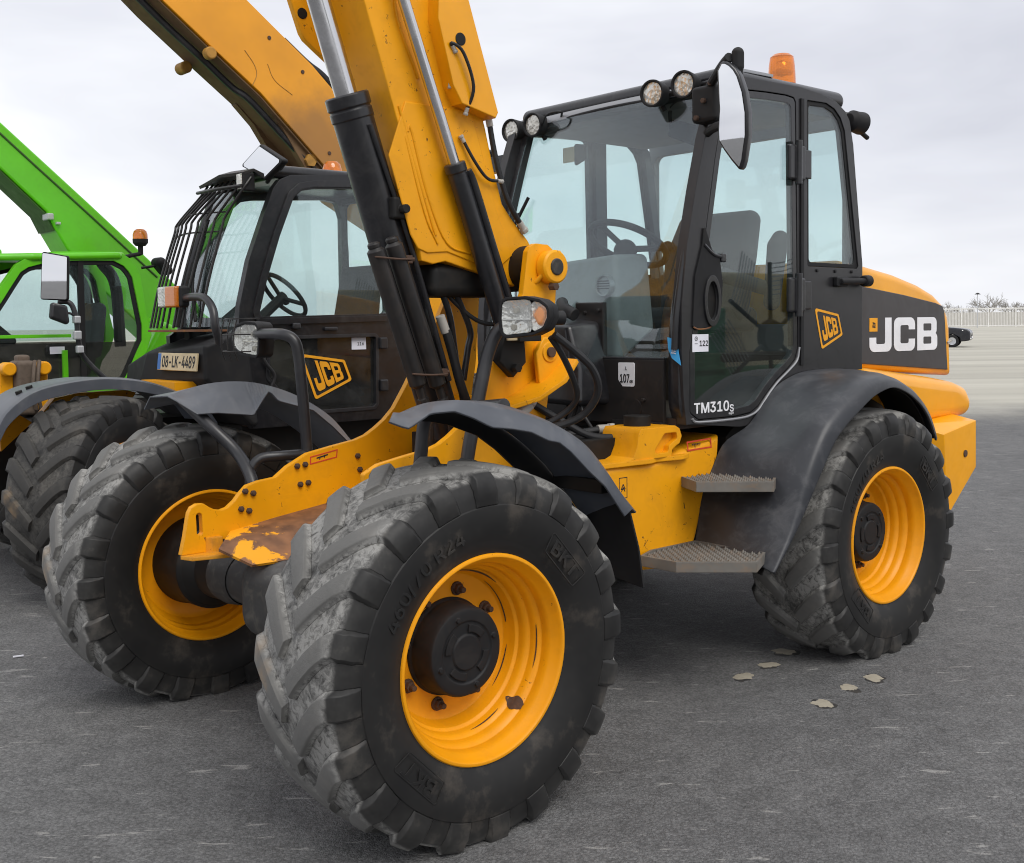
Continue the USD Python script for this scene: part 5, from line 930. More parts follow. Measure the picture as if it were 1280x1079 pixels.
obj('visor_sign', box(-2.055, -2.045, -.62, -.52, 2.49, 2.57), 'plate_yellow', T)
obj('sun_blind', hull([(-2.05, -.52, 2.48), (-2.05, -.46, 2.50), (-2.05, -.46, 2.56), (-2.05, -.52, 2.57)], .012), 'black_matt', T)
# work lamps
def work_lamp(x, y, z, parent, d=(1, 0, 0), r=.066):
    d = np.asarray(d, float); d /= np.linalg.norm(d); w = group_part('work_lamp', parent)
    T4 = trimesh.geometry.align_vectors([0, 0, 1], d); T4[:3, 3] = (x, y, z)
    obj('housing', lathe([(.0, -.085), (.035, -.083), (.055, -.06), (r, -.02), (r + .004, .012), (r + .003, .020), (r - .006, .020), (r - .008, .010)], 40, axis='z').apply_transform(T4), 'black_matt', w)
    obj('lens', lathe([(.0, .014), (.03, .013), (r - .008, .009), (r - .008, .004), (0, .004)], 36, axis='z').apply_transform(T4), 'lamp_lens', w)
    obj('stem', tube([np.array([x, y, z - .02]) - d * .05, np.array([x - .08, y, z - .07])], .012, 8, smooth=False), 'black_matt', w)
for (y, z) in ((.255, 2.695), (.445, 2.705)): work_lamp(-1.80, y, z, T, (1, .18, -.05), .060)
for (y, z) in ((-.80, 2.668), (-.625, 2.675)): work_lamp(-1.84, y, z, T, (1, .10, -.05), .060)
work_lamp(-3.04, .575, 2.645, T, (-1, .15, -.1), .055)
obj('lamp_bar', cat(tube([(-1.87, .20, 2.69), (-1.87, .56, 2.71)], .014, 8, smooth=False), tube([(-1.90, -.82, 2.645), (-1.90, -.50, 2.655)], .014, 8, smooth=False)), 'black_matt', T)
obj('lamp_cable', cat(tube([(-1.84, -.56, 2.67), (-1.82, -.50, 2.71), (-1.86, -.44, 2.72), (-1.90, -.48, 2.70)], .006, 6), tube([(-1.83, .54, 2.70), (-1.80, .62, 2.70), (-1.76, .70, 2.73), (-1.70, .80, 2.76)], .010, 6)), 'hose_rubber', T)
# mirror
mr = group_part('mirror', T)
mp = np.array(pts_of(rpoly(Polygon(spline(np.array([(-.082, .19), (-.05, .222), (.0, .205), (.045, .155), (.078, .06), (.085, -.06), (.062, -.17), (.035, -.225), (.0, -.205), (-.075, -.12), (-.090, -.08), (-.078, .03)]) * [.80, 1.0], 4)), .006).simplify(.002)))
mo, mu = np.array([-1.555, .905, 2.475]), np.array([-.20, .98, 0]); mu /= np.linalg.norm(mu); mv = np.array([.075, .0, 1.0])
obj('mirror_housing', frame(pillow(mp * 1.0, 'z', -.05, .0, .012, 3), mo, mu, mv), 'black_paint', mr)
MQ = inset(mp[::-1], .010)[::-1] if False else np.array(pts_of(Polygon(mp).buffer(-.011)))
gm = trimesh.creation.triangulate_polygon(Polygon(MQ), engine='earcut') if False else None
pm = prism(Polygon(MQ), 'z', .0, .004)
pm = pm.subdivide_to_size(.02); pm.vertices[:, 2] -= .9 * ((pm.vertices[:, 0]) ** 2 + (pm.vertices[:, 1]) ** 2) * .10 - .003
obj('mirror_face', frame(pm, mo, mu, mv), 'mirror_glass', mr, smooth=40)
back = mo - np.cross(mu / np.linalg.norm(mu), mv) * .05
obj('mirror_arm', cat(tube([(-1.80, .58, 2.64), (-1.72, .66, 2.66), (-1.62, .80, 2.70), (-1.58, .87, 2.72)], .020, 10), tube([(-1.80, .56, 2.46), (-1.72, .68, 2.47), (-1.62, .86, 2.46)], .020, 10), tube([back + [0, -.0, .245], back + [0, 0, .06], back + [0, 0, -.08]], .022, 10), rbox(-1.80, -1.70, .56, .70, 2.50, 2.66, .02), hull([back + [0, 0, .20], back + [.0, .0, .255]], .026)), 'black_matt', mr)
for k in range(3): obj('bracket_bolt', cyl((-1.70, .60 + .04 * k, 2.52 + .07 * k), (-1.685, .60 + .04 * k, 2.52 + .07 * k), .012, 6), 'rusty_bolt', mr)
# beacon
bc = group_part('beacon', T)
obj('beacon_base', lathe([(.0, 2.80), (.075, 2.80), (.078, 2.86), (.07, 2.885), (0, 2.885)], 32, (-2.89, .2, 0), 'z'), 'black_matt', bc)
obj('beacon_lens', lathe([(.0, 3.046), (.045, 3.044), (.062, 3.03), (.068, 2.99), (.073, 2.92), (.074, 2.885), (0, 2.885)], 40, (-2.89, .2, 0), 'z'), 'amber_lens', bc)
obj('beacon_bulb', lathe([(.0, 3.01), (.035, 2.995), (.045, 2.96), (.035, 2.93), (.0, 2.92)], 24, (-2.89, .2, 0), 'z'), 'reflector', bc)
obj('mirror_arm', cat(box(-1.86, -1.80, -1.04, -.80, 2.455, 2.54), rbox(-1.90, -1.76, -1.10, -1.02, 2.40, 2.60, .02)), 'black_paint', T, label='black mirror arm stub on the far side of the cab')
# ------------------------------------------------------------------ the second yellow machine, behind
TB = np.array([-1.6, -3.85, 0.0])
D = thing('telehandler', 'yellow and black telehandler with a caged windscreen and raised boom, behind the big loader', 'telehandler', at(*TB), YAW, TB)
for (x, y, s, sd, tr_) in ((-.34, -2.96, 1, 5, 33), (-.62, -4.75, -1, 6, 30), (-3.6, -3.2, 1, 7, 0), (-3.6, -4.75, -1, 8, 0)):
    wheel(D, x, y, .60, s, seed=sd, marks=False, tyre='tyre_rubber_clean', roll=.3 * sd, nuts=6, steer=tr_)
obj('chassis', cat(box(-4.3, .12, -4.35, -3.55, .55, 1.0), box(-4.3, -1.3, -3.6, -2.95, .62, .98), cyl((-.62, -4.9, .6), (-.62, -3.15, .6), .11, 24), cyl((-3.6, -4.9, .6), (-3.6, -3.15, .6), .11, 24)), 'oily_dark', D)
obj('fender_support', cat(prism([(.11, .88), (.12, 1.13), (.047, 1.130), (-.078, 1.045)], 'y', -3.38, -3.33), prism([(-.12, 1.10), (-.20, 1.19), (-.34, 1.215), (-.66, 1.218), (-.72, 1.20), (-.70, 1.17), (-.36, 1.175), (-.22, 1.15)], 'y', -3.36, -3.28), box(-1.0, -.85, -3.5, -2.98, 1.20, 1.27)), 'yellow_paint', D)
fo_ = [(.30, 0, .93), (.235, 0, 1.05), (.177, 0, 1.146), (.039, 0, 1.246), (-.146, 0, 1.293), (-.387, 0, 1.312), (-.637, 0, 1.281), (-.845, 0, 1.21), (-1.034, 0, 1.11), (-1.12, 0, 1.0)]
G = np.stack([resample(spline([(x, -3.42, z) for x, y, z in fo_], 5), 50), resample(spline([(x, -2.98, z + .012) for x, y, z in fo_], 5), 50), resample(spline([(x, -2.945, z) for x, y, z in fo_], 5), 50), resample(spline([(x - .01, -2.94, z - .065) for x, y, z in fo_], 5), 50)])
fd_ = obj('fender', sheet(G, .008), 'fender_grey', D, smooth=35, label='plain grey front fender of the caged machine')
obj('fender_slot', cat(*[cyl((x, -3.1, z - .012), (x + .01, -3.1, z + .018), .02, 14) for x, z in ((.06, 1.238), (.0, 1.265))]), 'oily_dark', fd_)
# cab
dl, drr = -2.80, -3.72
fo = [(-1.328, 1.610), (-1.215, 1.610), (-1.225, 1.75), (-1.30, 2.05), (-1.417, 2.350), (-1.49, 2.53), (-1.54, 2.59), (-1.62, 2.625), (-2.17, 2.672), (-2.50, 2.672), (-2.58, 2.60), (-2.62, 2.2), (-2.62, .95), (-1.30, .95), (-1.12, 1.20), (-1.12, 1.61)]
wo = [(-1.362, 1.684), (-1.43, 1.93), (-1.53, 2.215), (-1.640, 2.475), (-1.70, 2.525), (-1.80, 2.545), (-2.20, 2.570), (-2.30, 2.56), (-2.36, 2.45), (-2.38, 1.70)]
lo_ = [(-1.49, 1.05), (-1.49, 1.20), (-1.42, 1.28), (-1.43, 1.50), (-1.48, 1.54), (-2.27, 1.545), (-2.285, 1.53), (-2.275, 1.06), (-2.25, 1.035), (-1.51, 1.035)]
fo_cab = Polygon([(-1.215, 1.610), (-1.225, 1.75), (-1.30, 2.05), (-1.417, 2.350), (-1.49, 2.53), (-1.54, 2.59), (-1.62, 2.625), (-2.17, 2.672), (-2.50, 2.672), (-2.58, 2.60), (-2.62, 2.2), (-2.62, .95), (-1.30, .95), (-1.14, 1.25), (-1.13, 1.56)])
WOF = rpoly(Polygon(wo[:6] + [(-2.40, 2.585), (-2.52, 2.57), (-2.56, 2.45), (-2.56, 1.70)]), .03)
WO, LO = rpoly(Polygon(wo), .03), rpoly(Polygon(lo_), .02)
for s, yy in ((1, dl), (-1, drr)):
    a, b = (yy - .06, yy) if s > 0 else (yy, yy + .06); o = lambda d: yy + s * d
    WO = WO if s > 0 else WOF
    cs = obj('cab_side', prism(fo_cab.difference(WO).difference(LO), 'y', a, b), 'black_paint', D, smooth=30)
    obj('side_window', prism(WO.buffer(.004), 'y', o(-.035), o(-.030)), 'far_glass', D, smooth=False)
    obj('door_pane', prism(LO.buffer(.004), 'y', o(-.035), o(-.030)), 'dark_glass', D, smooth=False)
    if s > 0:
        obj('window_rim', prism(rpoly(WO.buffer(.055), .03).difference(WO.buffer(.012)), 'y', dl, dl + .016), 'black_paint', cs, smooth=30)
        obj('pane_seal', prism(LO.buffer(.016).difference(LO.buffer(-.008)), 'y', dl - .028, dl + .006), 'bracket_black', cs, smooth=30)
        qd = [(-1.674, 1.432), (-2.030, 1.379), (-2.088, 1.236), (-1.792, 1.113)]; qp = Polygon(qd)
        obj('decal_frame', prism(rpoly(qp, .018).difference(rpoly(qp.buffer(-.018), .014)), 'y', dl - .027, dl - .025), 'yellow_decal', cs, smooth=False)
        for g in ls: obj('letter', prism(quad_map(g, [(-1.735, 1.392), (-1.985, 1.355), (-2.025, 1.250), (-1.815, 1.165)], (lw, 1.0)), 'y', dl - .027, dl - .025), 'yellow_decal', cs, smooth=False)
        obj('lot_label', box(-2.211, -2.092, dl - .028, dl - .025, 1.449, 1.534), 'paper_label', cs, smooth=False)
        obj('label_print', text_left('116', .022, -2.135, dl - .0245, 1.478, depth=.0005), 'black_print', cs, smooth=False)
        obj('door_handle', cat(rbox(-1.66, -1.60, dl, dl + .03, 1.60, 1.64, .01), rbox(-1.95, -1.85, dl, dl + .025, 1.585, 1.61, .008), *[rbox(-2.36, -2.30, dl, dl + .03, z, z + .08, .008) for z in (1.15, 1.45)]), 'bracket_black', cs)
        obj('window_hose', tube([(-1.40, dl + .01, 1.52), (-1.38, dl + .03, 1.40), (-1.45, dl + .03, 1.30), (-1.43, dl + .02, 1.22)], .012, 8), 'hose_rubber', cs)
obj('roof', cat(rbox(-2.60, -1.50, drr + .01, dl - .005, 2.60, 2.690, .04)), 'black_paint', D, smooth=40)
obj('rear_wall', prism(sbox(drr, .95, dl, 2.62).difference(rrect(drr + .05, 1.62, dl - .07, 2.56, .05)), 'x', -2.62, -2.57), 'black_matt', D)
obj('rear_window', prism(rrect(drr + .045, 1.615, dl - .065, 2.565, .05), 'x', -2.60, -2.595), 'far_glass', D, smooth=False)
ws = [(-1.22, 1.62), (-1.25, 1.80), (-1.32, 2.05), (-1.42, 2.33), (-1.50, 2.55)]
G = np.array([[(x + .05 * (1 - ((y - (dl + drr) / 2) / .42) ** 2), y, z) for y in np.linspace(drr + .05, dl - .05, 11)] for x, z in ws])
obj('windscreen', sheet(G, .006), 'far_glass', D, smooth=True)
obj('wiper', cat(tube([(-1.155, -3.30, 1.66), (-1.20, -3.42, 1.95), (-1.31, -3.45, 2.25)], .012, 6), tube([(-1.15, -3.4, 1.85), (-1.33, -3.42, 2.36)], .008, 6)), 'black_matt', D)
obj('front_pillar', cat(tube([(-1.20, drr + .03, 1.62), (-1.25, drr + .03, 1.83), (-1.33, drr + .03, 2.08), (-1.43, drr + .03, 2.35), (-1.52, drr + .03, 2.58)], .035, 10)), 'black_paint', D)
obj('cowl', cat(hull([(-1.24, dl - .01, 1.58), (-1.24, drr - .1, 1.50), (-1.0, dl - .02, 1.485), (-.975, drr + .1, 1.43), (-1.0, dl - .02, 1.30), (-.97, drr + .0, 1.26), (-1.30, dl, 1.0), (-1.25, drr - .2, 1.0), (-1.24, drr - .45, 1.38), (-1.05, drr - .42, 1.33), (-1.05, drr - .45, 1.22)], .03)), 'black_matt', D, smooth=40)
obj('number_plate', frame(rbox(0, .56, -.115, 0, -.012, 0.004, .004), (-.935, -3.40, 1.452), (-.02, 1, .003), (-.12, 0, 1)), 'plate_yellow', D)
obj('plate_band', frame(box(.004, .05, -.111, -.004, .004, .0052), (-.935, -3.40, 1.452), (-.02, 1, .003), (-.12, 0, 1)), 'plate_blue', D, smooth=False)
tx = meshkit.text_mesh('08-LK-4489', .072, .0012, True); tx.vertices[:, 0] *= .475 / np.ptp(tx.vertices[:, 0]); tx.vertices += [.065, -.093, .0042]
obj('plate_lettering', frame(tx, (-.935, -3.40, 1.452), (-.02, 1, .003), (-.12, 0, 1)), 'black_print', D, smooth=False)
# window guard of bent rods
bars = []
for k in range(9):
    u = k / 8; yb, ym, yt = -3.68 + .76 * u, -3.62 + .72 * u, -3.42 + .62 * u; e = .05 * math.sin(math.pi * u)
    bars.append(tube([(-1.0 + e, yb, 1.615), (-1.07 + e, yb + .01, 1.92), (-1.165 + e, ym, 2.26), (-1.19 + e, ym + .01, 2.34), (-1.27 + e * .5, yt, 2.51), (-1.33, yt, 2.59)], .0085, 6))
for k in range(2): bars.append(tube([(-1.16 - .05 * k, -3.60 + k * .06, 2.24 + k * .13), (-1.12 - .05 * k, -3.3, 2.25 + k * .13), (-1.16 - .05 * k, -2.93, 2.24 + k * .13)], .006, 6))
g_ = obj('window_guard', cat(*bars), 'black_steel', D)
obj('guard_shelf', prism(Polygon([(-1.18, -3.70), (-1.0, -3.72), (-.93, -3.5), (-.92, -3.2), (-.97, -2.92), (-1.18, -2.88)]), 'z', 1.590, 1.604), 'rust', g_)
obj('guard_top', cat(sheet(np.array([[(-1.28, -3.44, 2.57), (-1.26, -3.1, 2.61), (-1.28, -2.80, 2.60)], [(-1.36, -3.46, 2.60), (-1.35, -3.1, 2.64), (-1.36, -2.80, 2.63)], [(-1.50, -3.46, 2.61), (-1.50, -3.1, 2.65), (-1.50, -2.80, 2.64)]]), .02), tube([(-1.26, -3.44, 2.54), (-1.22, -3.1, 2.53), (-1.26, -2.80, 2.53)], .012, 6)), 'black_steel', g_)
for ya in (-2.98, -3.5): obj('guard_bracket', rbox(-1.24, -1.16, ya, ya + .09, 1.48, 1.60, .012), 'black_matt', g_)
obj('roof_lamp', cat(rbox(-1.36, -1.27, -2.88, -2.80, 2.50, 2.62, .012)), 'black_matt', D)
obj('roof_lamp_lens', rbox(-1.275, -1.262, -2.875, -2.81, 2.51, 2.61, .005), 'lamp_lens', D)
# roof mirror
mr2 = group_part('mirror', D)
mc, mU, mV = np.array([-1.35, -2.70, 2.672]), np.array([0, .30, .115]), np.array([0, -.34, .12])
qm = np.array([(-1.35, -3.009, 2.684), (-1.35, -2.719, 2.794), (-1.35, -2.398, 2.655), (-1.35, -2.667, 2.559)])
qm[:, 1] = -2.70 + (qm[:, 1] + 2.70) * .95
yz = Polygon([(p[1], p[2]) for p in qm])
obj('mirror_housing', pillow(np.array(pts_of(rpoly(yz, .015).simplify(.002))), 'x', -1.40, -1.352, .012, 2), 'black_matt', mr2)
obj('mirror_face', prism(rpoly(yz.buffer(-.014), .012), 'x', -1.3515, -1.3495), 'mirror_glass', mr2, smooth=False)
obj('mirror_stay', cat(tube([(-1.39, -2.62, 2.60), (-1.42, -2.75, 2.56), (-1.48, -2.82, 2.60)], .014, 8), tube([(-1.40, -2.55, 2.62), (-1.46, -2.60, 2.66), (-1.55, -2.80, 2.66)], .010, 8)), 'black_matt', mr2)
# marker lamp on a bent arm, left of the cowl
ml = group_part('indicator_lamp', D)
obj('lamp_body', rbox(-1.0, -.93, -3.25, -3.04, 1.75, 1.89, .02), 'black_matt', ml)
obj('white_lens', rbox(-.955, -.915, -3.36, -3.22, 1.75, 1.89, .015), 'lamp_lens', ml)
obj('amber_lens', rbox(-.955, -.905, -3.225, -3.06, 1.75, 1.888, .015), 'amber_lens', ml)
obj('lamp_arm', tube([(-.97, -3.05, 1.81), (-.96, -2.90, 1.815), (-.96, -2.74, 1.80), (-.96, -2.64, 1.73), (-.96, -2.61, 1.62), (-1.0, -2.64, 1.52)], .026, 12), 'bracket_black', D)
# beacon
bc2 = group_part('beacon', D)
obj('beacon_base', cyl((-2.32, -3.4, 2.68), (-2.32, -3.4, 2.74), .07, 24), 'black_matt', bc2)
obj('beacon_lens', lathe([(0, 2.845), (.04, 2.84), (.062, 2.82), (.072, 2.78), (.075, 2.735), (0, 2.735)], 32, (-2.32, -3.4, 0), 'z'), 'amber_lens', bc2)
# inside
obj('seat', cat(hull([(-2.40, -3.45, 1.62), (-2.40, -3.05, 1.62), (-2.46, -3.42, 2.0), (-2.46, -3.08, 2.0)], .06), rbox(-2.4, -1.95, -3.5, -3.0, 1.45, 1.60, .05)), 'seat_fabric', D)
obj('dash', hull([(-1.36, -3.5, 1.58), (-1.36, -3.0, 1.58), (-1.62, -3.4, 1.60), (-1.62, -3.1, 1.60), (-1.50, -3.3, 1.76), (-1.50, -3.2, 1.76)], .03), 'black_matt', D)
s2 = group_part('steering_wheel', D); c2 = np.array([-1.74, -3.13, 1.835]); n2 = np.array([-.75, 0, .66]); v2 = np.cross(n2, [0, 1.0, 0])
obj('rim', tube([c2 + .19 * (math.cos(a) * np.array([0, 1, 0]) + math.sin(a) * v2) for a in np.linspace(0, 2 * np.pi, 37)], .016, 8, smooth=False), 'black_matt', s2)
obj('spokes', cat(*[tube([c2 - n2 * .03, c2 + .18 * (math.cos(a) * np.array([0, 1, 0]) + math.sin(a) * v2)], .015, 8, smooth=False) for a in (.5, 2.6, 4.6)], tube([c2, c2 - n2 * .22 + [.03, 0, -.02]], .035, 10, smooth=False)), 'black_matt', s2)
obj('spinner_knob', hull([c2 + .18 * (math.cos(2.6) * np.array([0, 1, 0]) + math.sin(2.6) * v2) + n2 * .05], .03), 'black_matt', s2)
obj('cab_floor', box(-2.56, -1.3, drr + .06, dl - .06, .96, 1.0), 'cab_floor', D)
# boom on the far side of the cab
b0, b1 = -4.80, -4.30
BM = [(-.60, 4.78), (-1.431, 4.072), (-1.816, 3.786), (-2.234, 3.483), (-2.829, 2.935), (-3.08, 2.70), (-3.75, 2.35), (-4.4, 2.10), (-4.5, 2.35), (-3.65, 2.95), (-2.961, 3.547), (-2.718, 3.766), (-2.133, 4.196), (-1.20, 4.88)]
BO2 = obj('boom', pillow(BM, 'y', b0, b1, .008, 2), 'sooty_yellow', D, smooth=30, label='raised boom of the caged machine with an exhaust-blackened foot')
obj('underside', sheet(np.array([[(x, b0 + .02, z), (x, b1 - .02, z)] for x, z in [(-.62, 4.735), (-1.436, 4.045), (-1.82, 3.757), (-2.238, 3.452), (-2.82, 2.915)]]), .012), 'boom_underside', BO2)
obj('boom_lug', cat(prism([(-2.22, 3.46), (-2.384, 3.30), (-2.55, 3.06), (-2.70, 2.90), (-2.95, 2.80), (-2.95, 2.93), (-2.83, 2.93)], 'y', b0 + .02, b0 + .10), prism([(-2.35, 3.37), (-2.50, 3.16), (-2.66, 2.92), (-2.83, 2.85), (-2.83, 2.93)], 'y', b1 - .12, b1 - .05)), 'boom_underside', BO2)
for q in (cyl((-2.70, b1 - .13, 2.99), (-2.70, b1 - .02, 2.99), .055, 6), cyl((-1.80, b1 - .03, 3.730), (-1.80, b1 + .035, 3.730), .048, 20, bev=.008), cyl((-1.80, b0 - .03, 3.70), (-1.80, b0 + .1, 3.70), .048, 20, bev=.008)): obj('boom_pin', q, 'grimy_yellow', BO2)
obj('boom_pipe', tube([(-.8, b1 - .16, 4.52), (-1.45, b1 - .16, 3.99), (-1.80, b1 - .14, 3.72), (-2.05, b1 - .14, 3.53), (-2.18, b1 - .10, 3.44), (-2.45, b1 - .09, 3.20), (-2.85, b1 - .06, 2.83)], .028, 10), 'bracket_black', BO2)
obj('top_strip', prism([(-2.0, 4.285), (-2.30, 4.09), (-2.32, 4.06), (-2.0, 4.28)], 'y', b0 + .04, b1 - .04), 'black_matt', BO2)
obj('top_pipe', tube([(-2.5, b1 - .12, 3.945), (-2.72, b1 - .12, 3.79), (-2.86, b1 - .10, 3.70), (-3.05, b1 - .08, 3.52), (-3.2, b1 - .1, 3.38)], .05, 10), 'black_matt', BO2)
for x, z in ((-2.32, 3.93), (-2.62, 3.70), (-2.86, 3.06)): obj('boom_bolt', cyl((x, b1 - .002, z), (x, b1 + .006, z), .016, 10), 'rusty_bolt', BO2)
obj('seam', cat(tube([(-2.10, b1 + .001, 3.80), (-2.18, b1 + .001, 3.70), (-2.20, b1 + .001, 3.62), (-2.16, b1 + .001, 3.53)], .0035, 6), tube([(-2.30, b1 + .001, 3.72), (-2.36, b1 + .001, 3.60), (-2.52, b1 + .001, 3.50)], .003, 6)), 'grimy_yellow', BO2)
obj('boom_tower', cat(box(-4.7, -3.85, b0 - .05, b0 + .0, .9, 2.6), box(-4.7, -3.85, b1, b1 + .05, .9, 2.5)), 'yellow_paint', D)
# carriage ears with a worn hydraulic block between them, ahead of the machine
ea = group_part('carriage', D)
for x in (-.235, -.47):
    obj('ear', cat(pillow([(x - .04, 1.05), (x + .045, 1.05), (x + .045, 1.30), (x + .03, 1.37), (x - .02, 1.37), (x - .045, 1.30)], 'y', -4.36, -4.33, .005, 1), cyl((x, -4.37, 1.345), (x, -4.25, 1.345), .048, 20, bev=.008)), 'yellow_paint', ea)
obj('carriage_block', cat(rbox(-.42, -.28, -4.45, -4.25, 1.02, 1.40, .03), rbox(-.39, -.31, -4.42, -4.30, 1.38, 1.44, .02)), 'brown_block', ea)
obj('carriage_hose', cat(*[tube([(-.40 - .03 * k, -4.24, 1.40), (-.375 - .03 * k, -4.20, 1.30), (-.37 - .03 * k, -4.20, 1.18), (-.40 - .03 * k, -4.24, 1.06)], .014, 8) for k in range(2)]), 'brown_block', ea)
# ------------------------------------------------------------------ green machine, farthest
GB = np.array([-1.6, -6.6, 0.0])
V_ = thing('telehandler', 'bright green telehandler with its green boom raised, farthest in the row', 'telehandler', at(*GB), YAW, GB)
for (x, y, s, sd) in ((-.2, -6.0, 1, 15), (-.2, -7.5, -1, 16), (-3.0, -6.0, 1, 17), (-3.0, -7.5, -1, 18)):
    wheel(V_, x, y, .575, s, seed=sd, marks=False, tyre='tyre_rubber_clean', nuts=6)
obj('chassis', cat(box(-3.8, .3, -7.1, -6.3, .5, 1.0), box(-1.9, -.6, -6.9, -5.75, .55, 1.0)), 'oily_dark', V_)
g1 = -5.60
go = Polygon([(-.30, 1.0), (-.30, 1.60), (-.40, 1.72), (-.589, 1.955), (-.72, 2.140), (-.80, 2.195), (-.875, 2.228), (-1.019, 2.252), (-1.25, 2.262), (-1.521, 2.267), (-1.60, 2.250), (-1.661, 2.208), (-1.71, 2.15), (-1.744, 2.077), (-1.792, 1.725), (-1.831, 1.554), (-1.782, 1.413), (-1.707, 1.316), (-1.60, 1.0)])
gi = Polygon([(-.36, 1.53), (-.587, 1.874), (-.66, 1.99), (-.731, 2.098), (-.80, 2.145), (-.977, 2.195), (-1.25, 2.212), (-1.52, 2.218), (-1.617, 2.172), (-1.665, 2.12), (-1.70, 2.062), (-1.775, 1.640), (-1.77, 1.498), (-1.72, 1.40), (-1.62, 1.19), (-1.55, 1.10), (-.36, 1.10)])
gi = rpoly(gi.buffer(-.028), .03)
for s, yy in ((1, g1), (-1, -6.50)):
    a, b = (yy - .07, yy) if s > 0 else (yy, yy + .07)
    obj('cab_side', prism(go.difference(gi), 'y', a, b), 'green_paint', V_, smooth=30)
    obj('window_seal', prism(gi.buffer(.003).difference(rpoly(gi.buffer(-.035), .03)), 'y', yy - s * .035, yy - s * .015), 'black_matt', V_, smooth=False)
    up, dn = gi.intersection(sbox(-3, 1.51, 0, 3)), gi.intersection(sbox(-3, 0, 0, 1.50))
    obj('side_window', prism(up, 'y', yy - s * .03, yy - s * .025), 'far_glass', V_, smooth=False)
    obj('lower_pane', prism(dn, 'y', yy - s * .03, yy - s * .025), 'dark_glass', V_, smooth=False)
obj('door_post', box(-1.26, -1.215, g1 - .05, g1 - .008, 1.12, 2.2), 'black_matt', V_)
obj('door_bar', cat(box(-1.14, -.4, g1 - .045, g1 - .012, 1.545, 1.572)), 'green_paint', V_)
obj('handrail', box(-1.095, -1.055, g1 + .0, g1 + .03, 1.12, 1.44), 'green_paint', V_)
obj('lot_label', box(-1.08, -.96, g1 + .0, g1 + .003, 1.41, 1.47), 'paper_label', V_)
obj('roof', cat(hull([(-.85, g1, 2.205), (-1.55, g1, 2.235), (-.55, -6.5, 2.22), (-1.6, -6.5, 2.235), (-.40, -6.3, 2.215), (-.40, g1 - .2, 2.195), (-1.60, g1 - .05, 2.235)], .03)), 'green_paint', V_, smooth=40)
obj('roof_front', hull([(-.70, -6.0, 2.20), (-.20, -6.0, 2.18), (-.70, -6.9, 2.20), (-.20, -6.9, 2.18), (-.2, -6.0, 2.26), (-.7, -6.0, 2.26)], .03), 'green_paint', V_, smooth=40)
obj('front_lamp', cat(rbox(-.62, -.52, -5.90, -5.78, 2.10, 2.22, .015)), 'galvanised', V_)
obj('inner_pillar', cat(tube([(-1.62, -6.48, 1.2), (-1.60, -6.48, 1.9), (-1.45, -6.45, 2.2)], .05, 10), tube([(-1.75, -6.1, 1.45), (-1.72, -6.1, 2.0), (-1.60, -6.1, 2.2)], .05, 10)), 'black_matt', V_)
obj('seat', cat(hull([(-1.45, -6.15, 1.45), (-1.45, -5.9, 1.45), (-1.50, -6.13, 1.78), (-1.50, -5.92, 1.78)], .06), rbox(-1.5, -1.1, -6.2, -5.85, 1.36, 1.48, .05)), 'seat_fabric', V_)
obj('dash', hull([(-.5, -6.3, 1.50), (-.5, -5.8, 1.50), (-.75, -6.2, 1.52), (-.75, -5.9, 1.52), (-.62, -6.05, 1.68)], .04), 'black_matt', V_)
# boom
m0, m1 = -7.05, -6.60
BG = [(1.20, 5.35), (-.934, 3.444), (-1.70, 2.77), (-2.440, 2.106), (-2.75, 1.80), (-3.25, 1.40), (-3.25, 1.10), (-2.7, 1.18), (-2.42, 1.38), (-1.82, 1.95), (-1.60, 2.20), (-1.478, 2.346), (-1.38, 2.52), (-1.309, 2.676), (-.921, 3.036), (1.55, 5.0)]
gb = obj('boom', pillow(BG, 'y', m0, m1, .02, 3), 'green_paint', V_, smooth=35, label='raised green boom')
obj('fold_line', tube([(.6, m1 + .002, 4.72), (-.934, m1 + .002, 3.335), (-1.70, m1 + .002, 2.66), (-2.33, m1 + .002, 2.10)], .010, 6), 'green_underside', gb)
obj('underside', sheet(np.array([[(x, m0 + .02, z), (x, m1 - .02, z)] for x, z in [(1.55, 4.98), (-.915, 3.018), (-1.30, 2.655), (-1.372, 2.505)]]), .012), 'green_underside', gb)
obj('boom_stop', cat(rbox(-1.36, -1.30, m1 - .1, m1 + .04, 2.60, 2.66, .012), rbox(-1.42, -1.38, m1, m1 + .04, 2.56, 2.585, .006)), 'galvanised', gb)
obj('rear_body', cat(hull([(-2.05, -6.25, 1.30), (-2.05, -6.55, 1.30), (-2.2, -6.2, 1.62), (-2.6, -6.2, 1.45), (-2.2, -6.55, 1.66), (-2.7, -6.3, 1.2), (-2.2, -6.2, 1.1)], .05)), 'green_paint', V_)
bg = group_part('beacon', V_)
obj('beacon_base', cat(cyl((-1.90, -5.95, 2.27), (-1.90, -5.95, 2.36), .022, 12), lathe([(0, 2.345), (.045, 2.35), (.065, 2.375), (.067, 2.41), (0, 2.41)], 28, (-1.90, -5.95, 0), 'z'), cyl((-1.72, -5.9, 2.24), (-1.90, -5.95, 2.28), .018, 8)), 'black_matt', bg)
obj('beacon_lens', lathe([(0, 2.50), (.035, 2.497), (.055, 2.48), (.064, 2.45), (.065, 2.41), (0, 2.41)], 28, (-1.90, -5.95, 0), 'z'), 'amber_lens', bg)
obj('rear_lamp', cat(hull([(-2.02, -5.9, 2.20), (-2.08, -5.9, 2.13), (-2.02, -5.8, 2.20), (-2.08, -5.8, 2.13)], .045), cyl((-1.88, -5.9, 2.15), (-2.0, -5.86, 2.17), .012, 8)), 'black_matt', V_)
bi = group_part('beacon', V_)
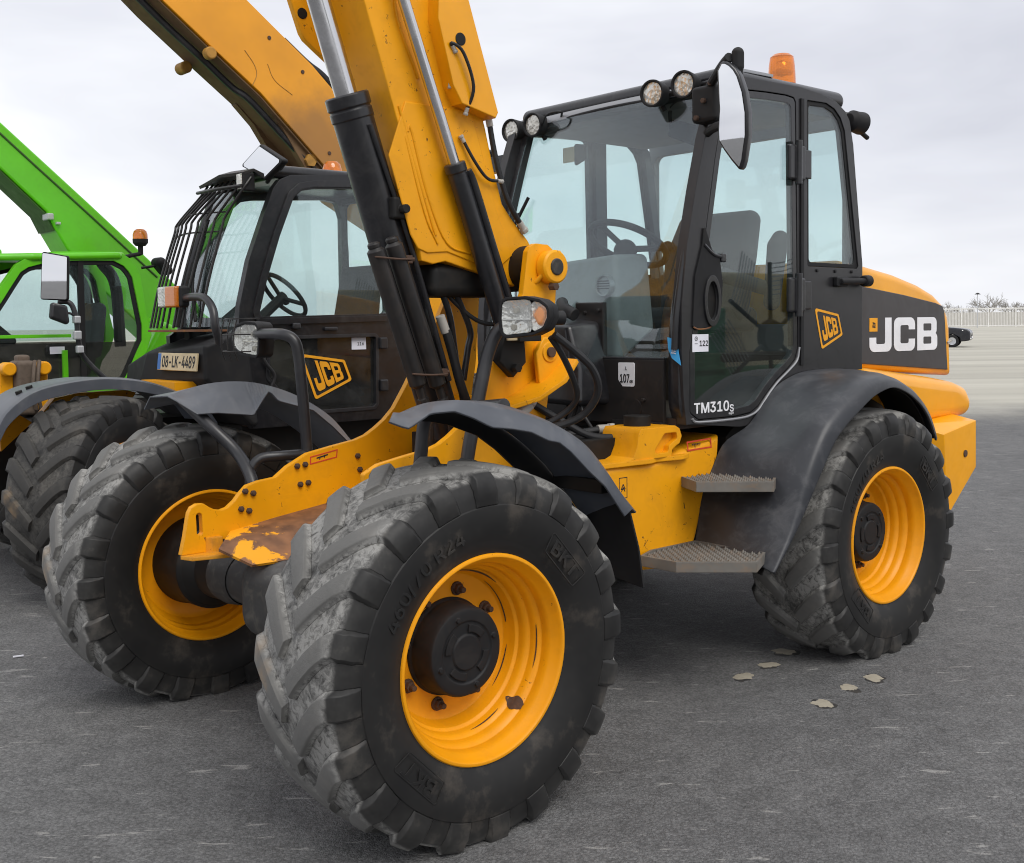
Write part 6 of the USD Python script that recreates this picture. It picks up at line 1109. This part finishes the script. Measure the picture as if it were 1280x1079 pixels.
obj('beacon_base', cat(cyl((-.70, -6.35, 1.80), (-.76, -6.35, 1.98), .015, 8), cyl((-.76, -6.35, 1.96), (-.76, -6.35, 2.0), .05, 16)), 'black_matt', bi)
obj('beacon_lens', lathe([(0, 2.10), (.035, 2.095), (.05, 2.06), (.052, 2.0), (0, 2.0)], 24, (-.76, -6.35, 0), 'z'), 'amber_lens', bi)
# tall mirror on a cranked pole between the two machines
mg = group_part('mirror', V_)
def px_frame(m): return m
mh = [(0, 0), (.23, .0), (.21, .375), (-.005, .36)]
mo3, u3, v3 = np.array([-.835, -5.42, 1.852]), np.array([-.50, -.40, 0]), np.array([.03, 0, 1.0])
mpoly = rpoly(Polygon([(0, .0), (.225, -.01), (.245, .345), (.03, .385)]), .02)
obj('mirror_housing', frame(pillow(np.array(pts_of(mpoly.simplify(.002))), 'z', -.04, 0, .012, 2), mo3, (-.74, .67, 0), (.02, .02, 1)), 'black_matt', mg)
obj('mirror_face', frame(prism(rpoly(mpoly.buffer(-.010), .012), 'z', .0, .0025), mo3, (-.74, .67, 0), (.02, .02, 1)), 'mirror_glass', mg, smooth=False)
obj('small_mirror', hull([(-.89, -5.30, 1.72), (-.99, -5.30, 1.68), (-.90, -5.30, 1.80), (-.98, -5.30, 1.78), (-.93, -5.38, 1.74)], .028), 'bracket_black', mg)
obj('mirror_pole', cat(tube([(-.95, -5.35, 1.84), (-1.04, -5.32, 1.82), (-1.075, -5.30, 1.70), (-1.085, -5.30, 1.55), (-1.11, -5.30, 1.42), (-1.15, -5.30, 1.355), (-1.23, -5.28, 1.26), (-1.30, -5.26, 1.19)], .022, 10), tube([(-.97, -5.30, 1.74), (-1.03, -5.30, 1.74), (-1.07, -5.30, 1.71)], .010, 8)), 'bracket_black', mg)
obj('pole_clamp', cat(rbox(-1.10, -1.05, -5.33, -5.26, 1.66, 1.72, .01), rbox(-1.10, -1.04, -5.30, -5.25, 1.53, 1.60, .01), rbox(-1.115, -1.06, -5.30, -5.25, 1.42, 1.48, .01)), 'galvanised', mg)
obj('front_fender', sheet(np.array([[(.3, y, 1.05), (.1, y, 1.16), (-.2, y, 1.20), (-.5, y, 1.16), (-.75, y, 1.05)] for y in (-6.2, -5.72)]), .012), 'fender_grey', V_)
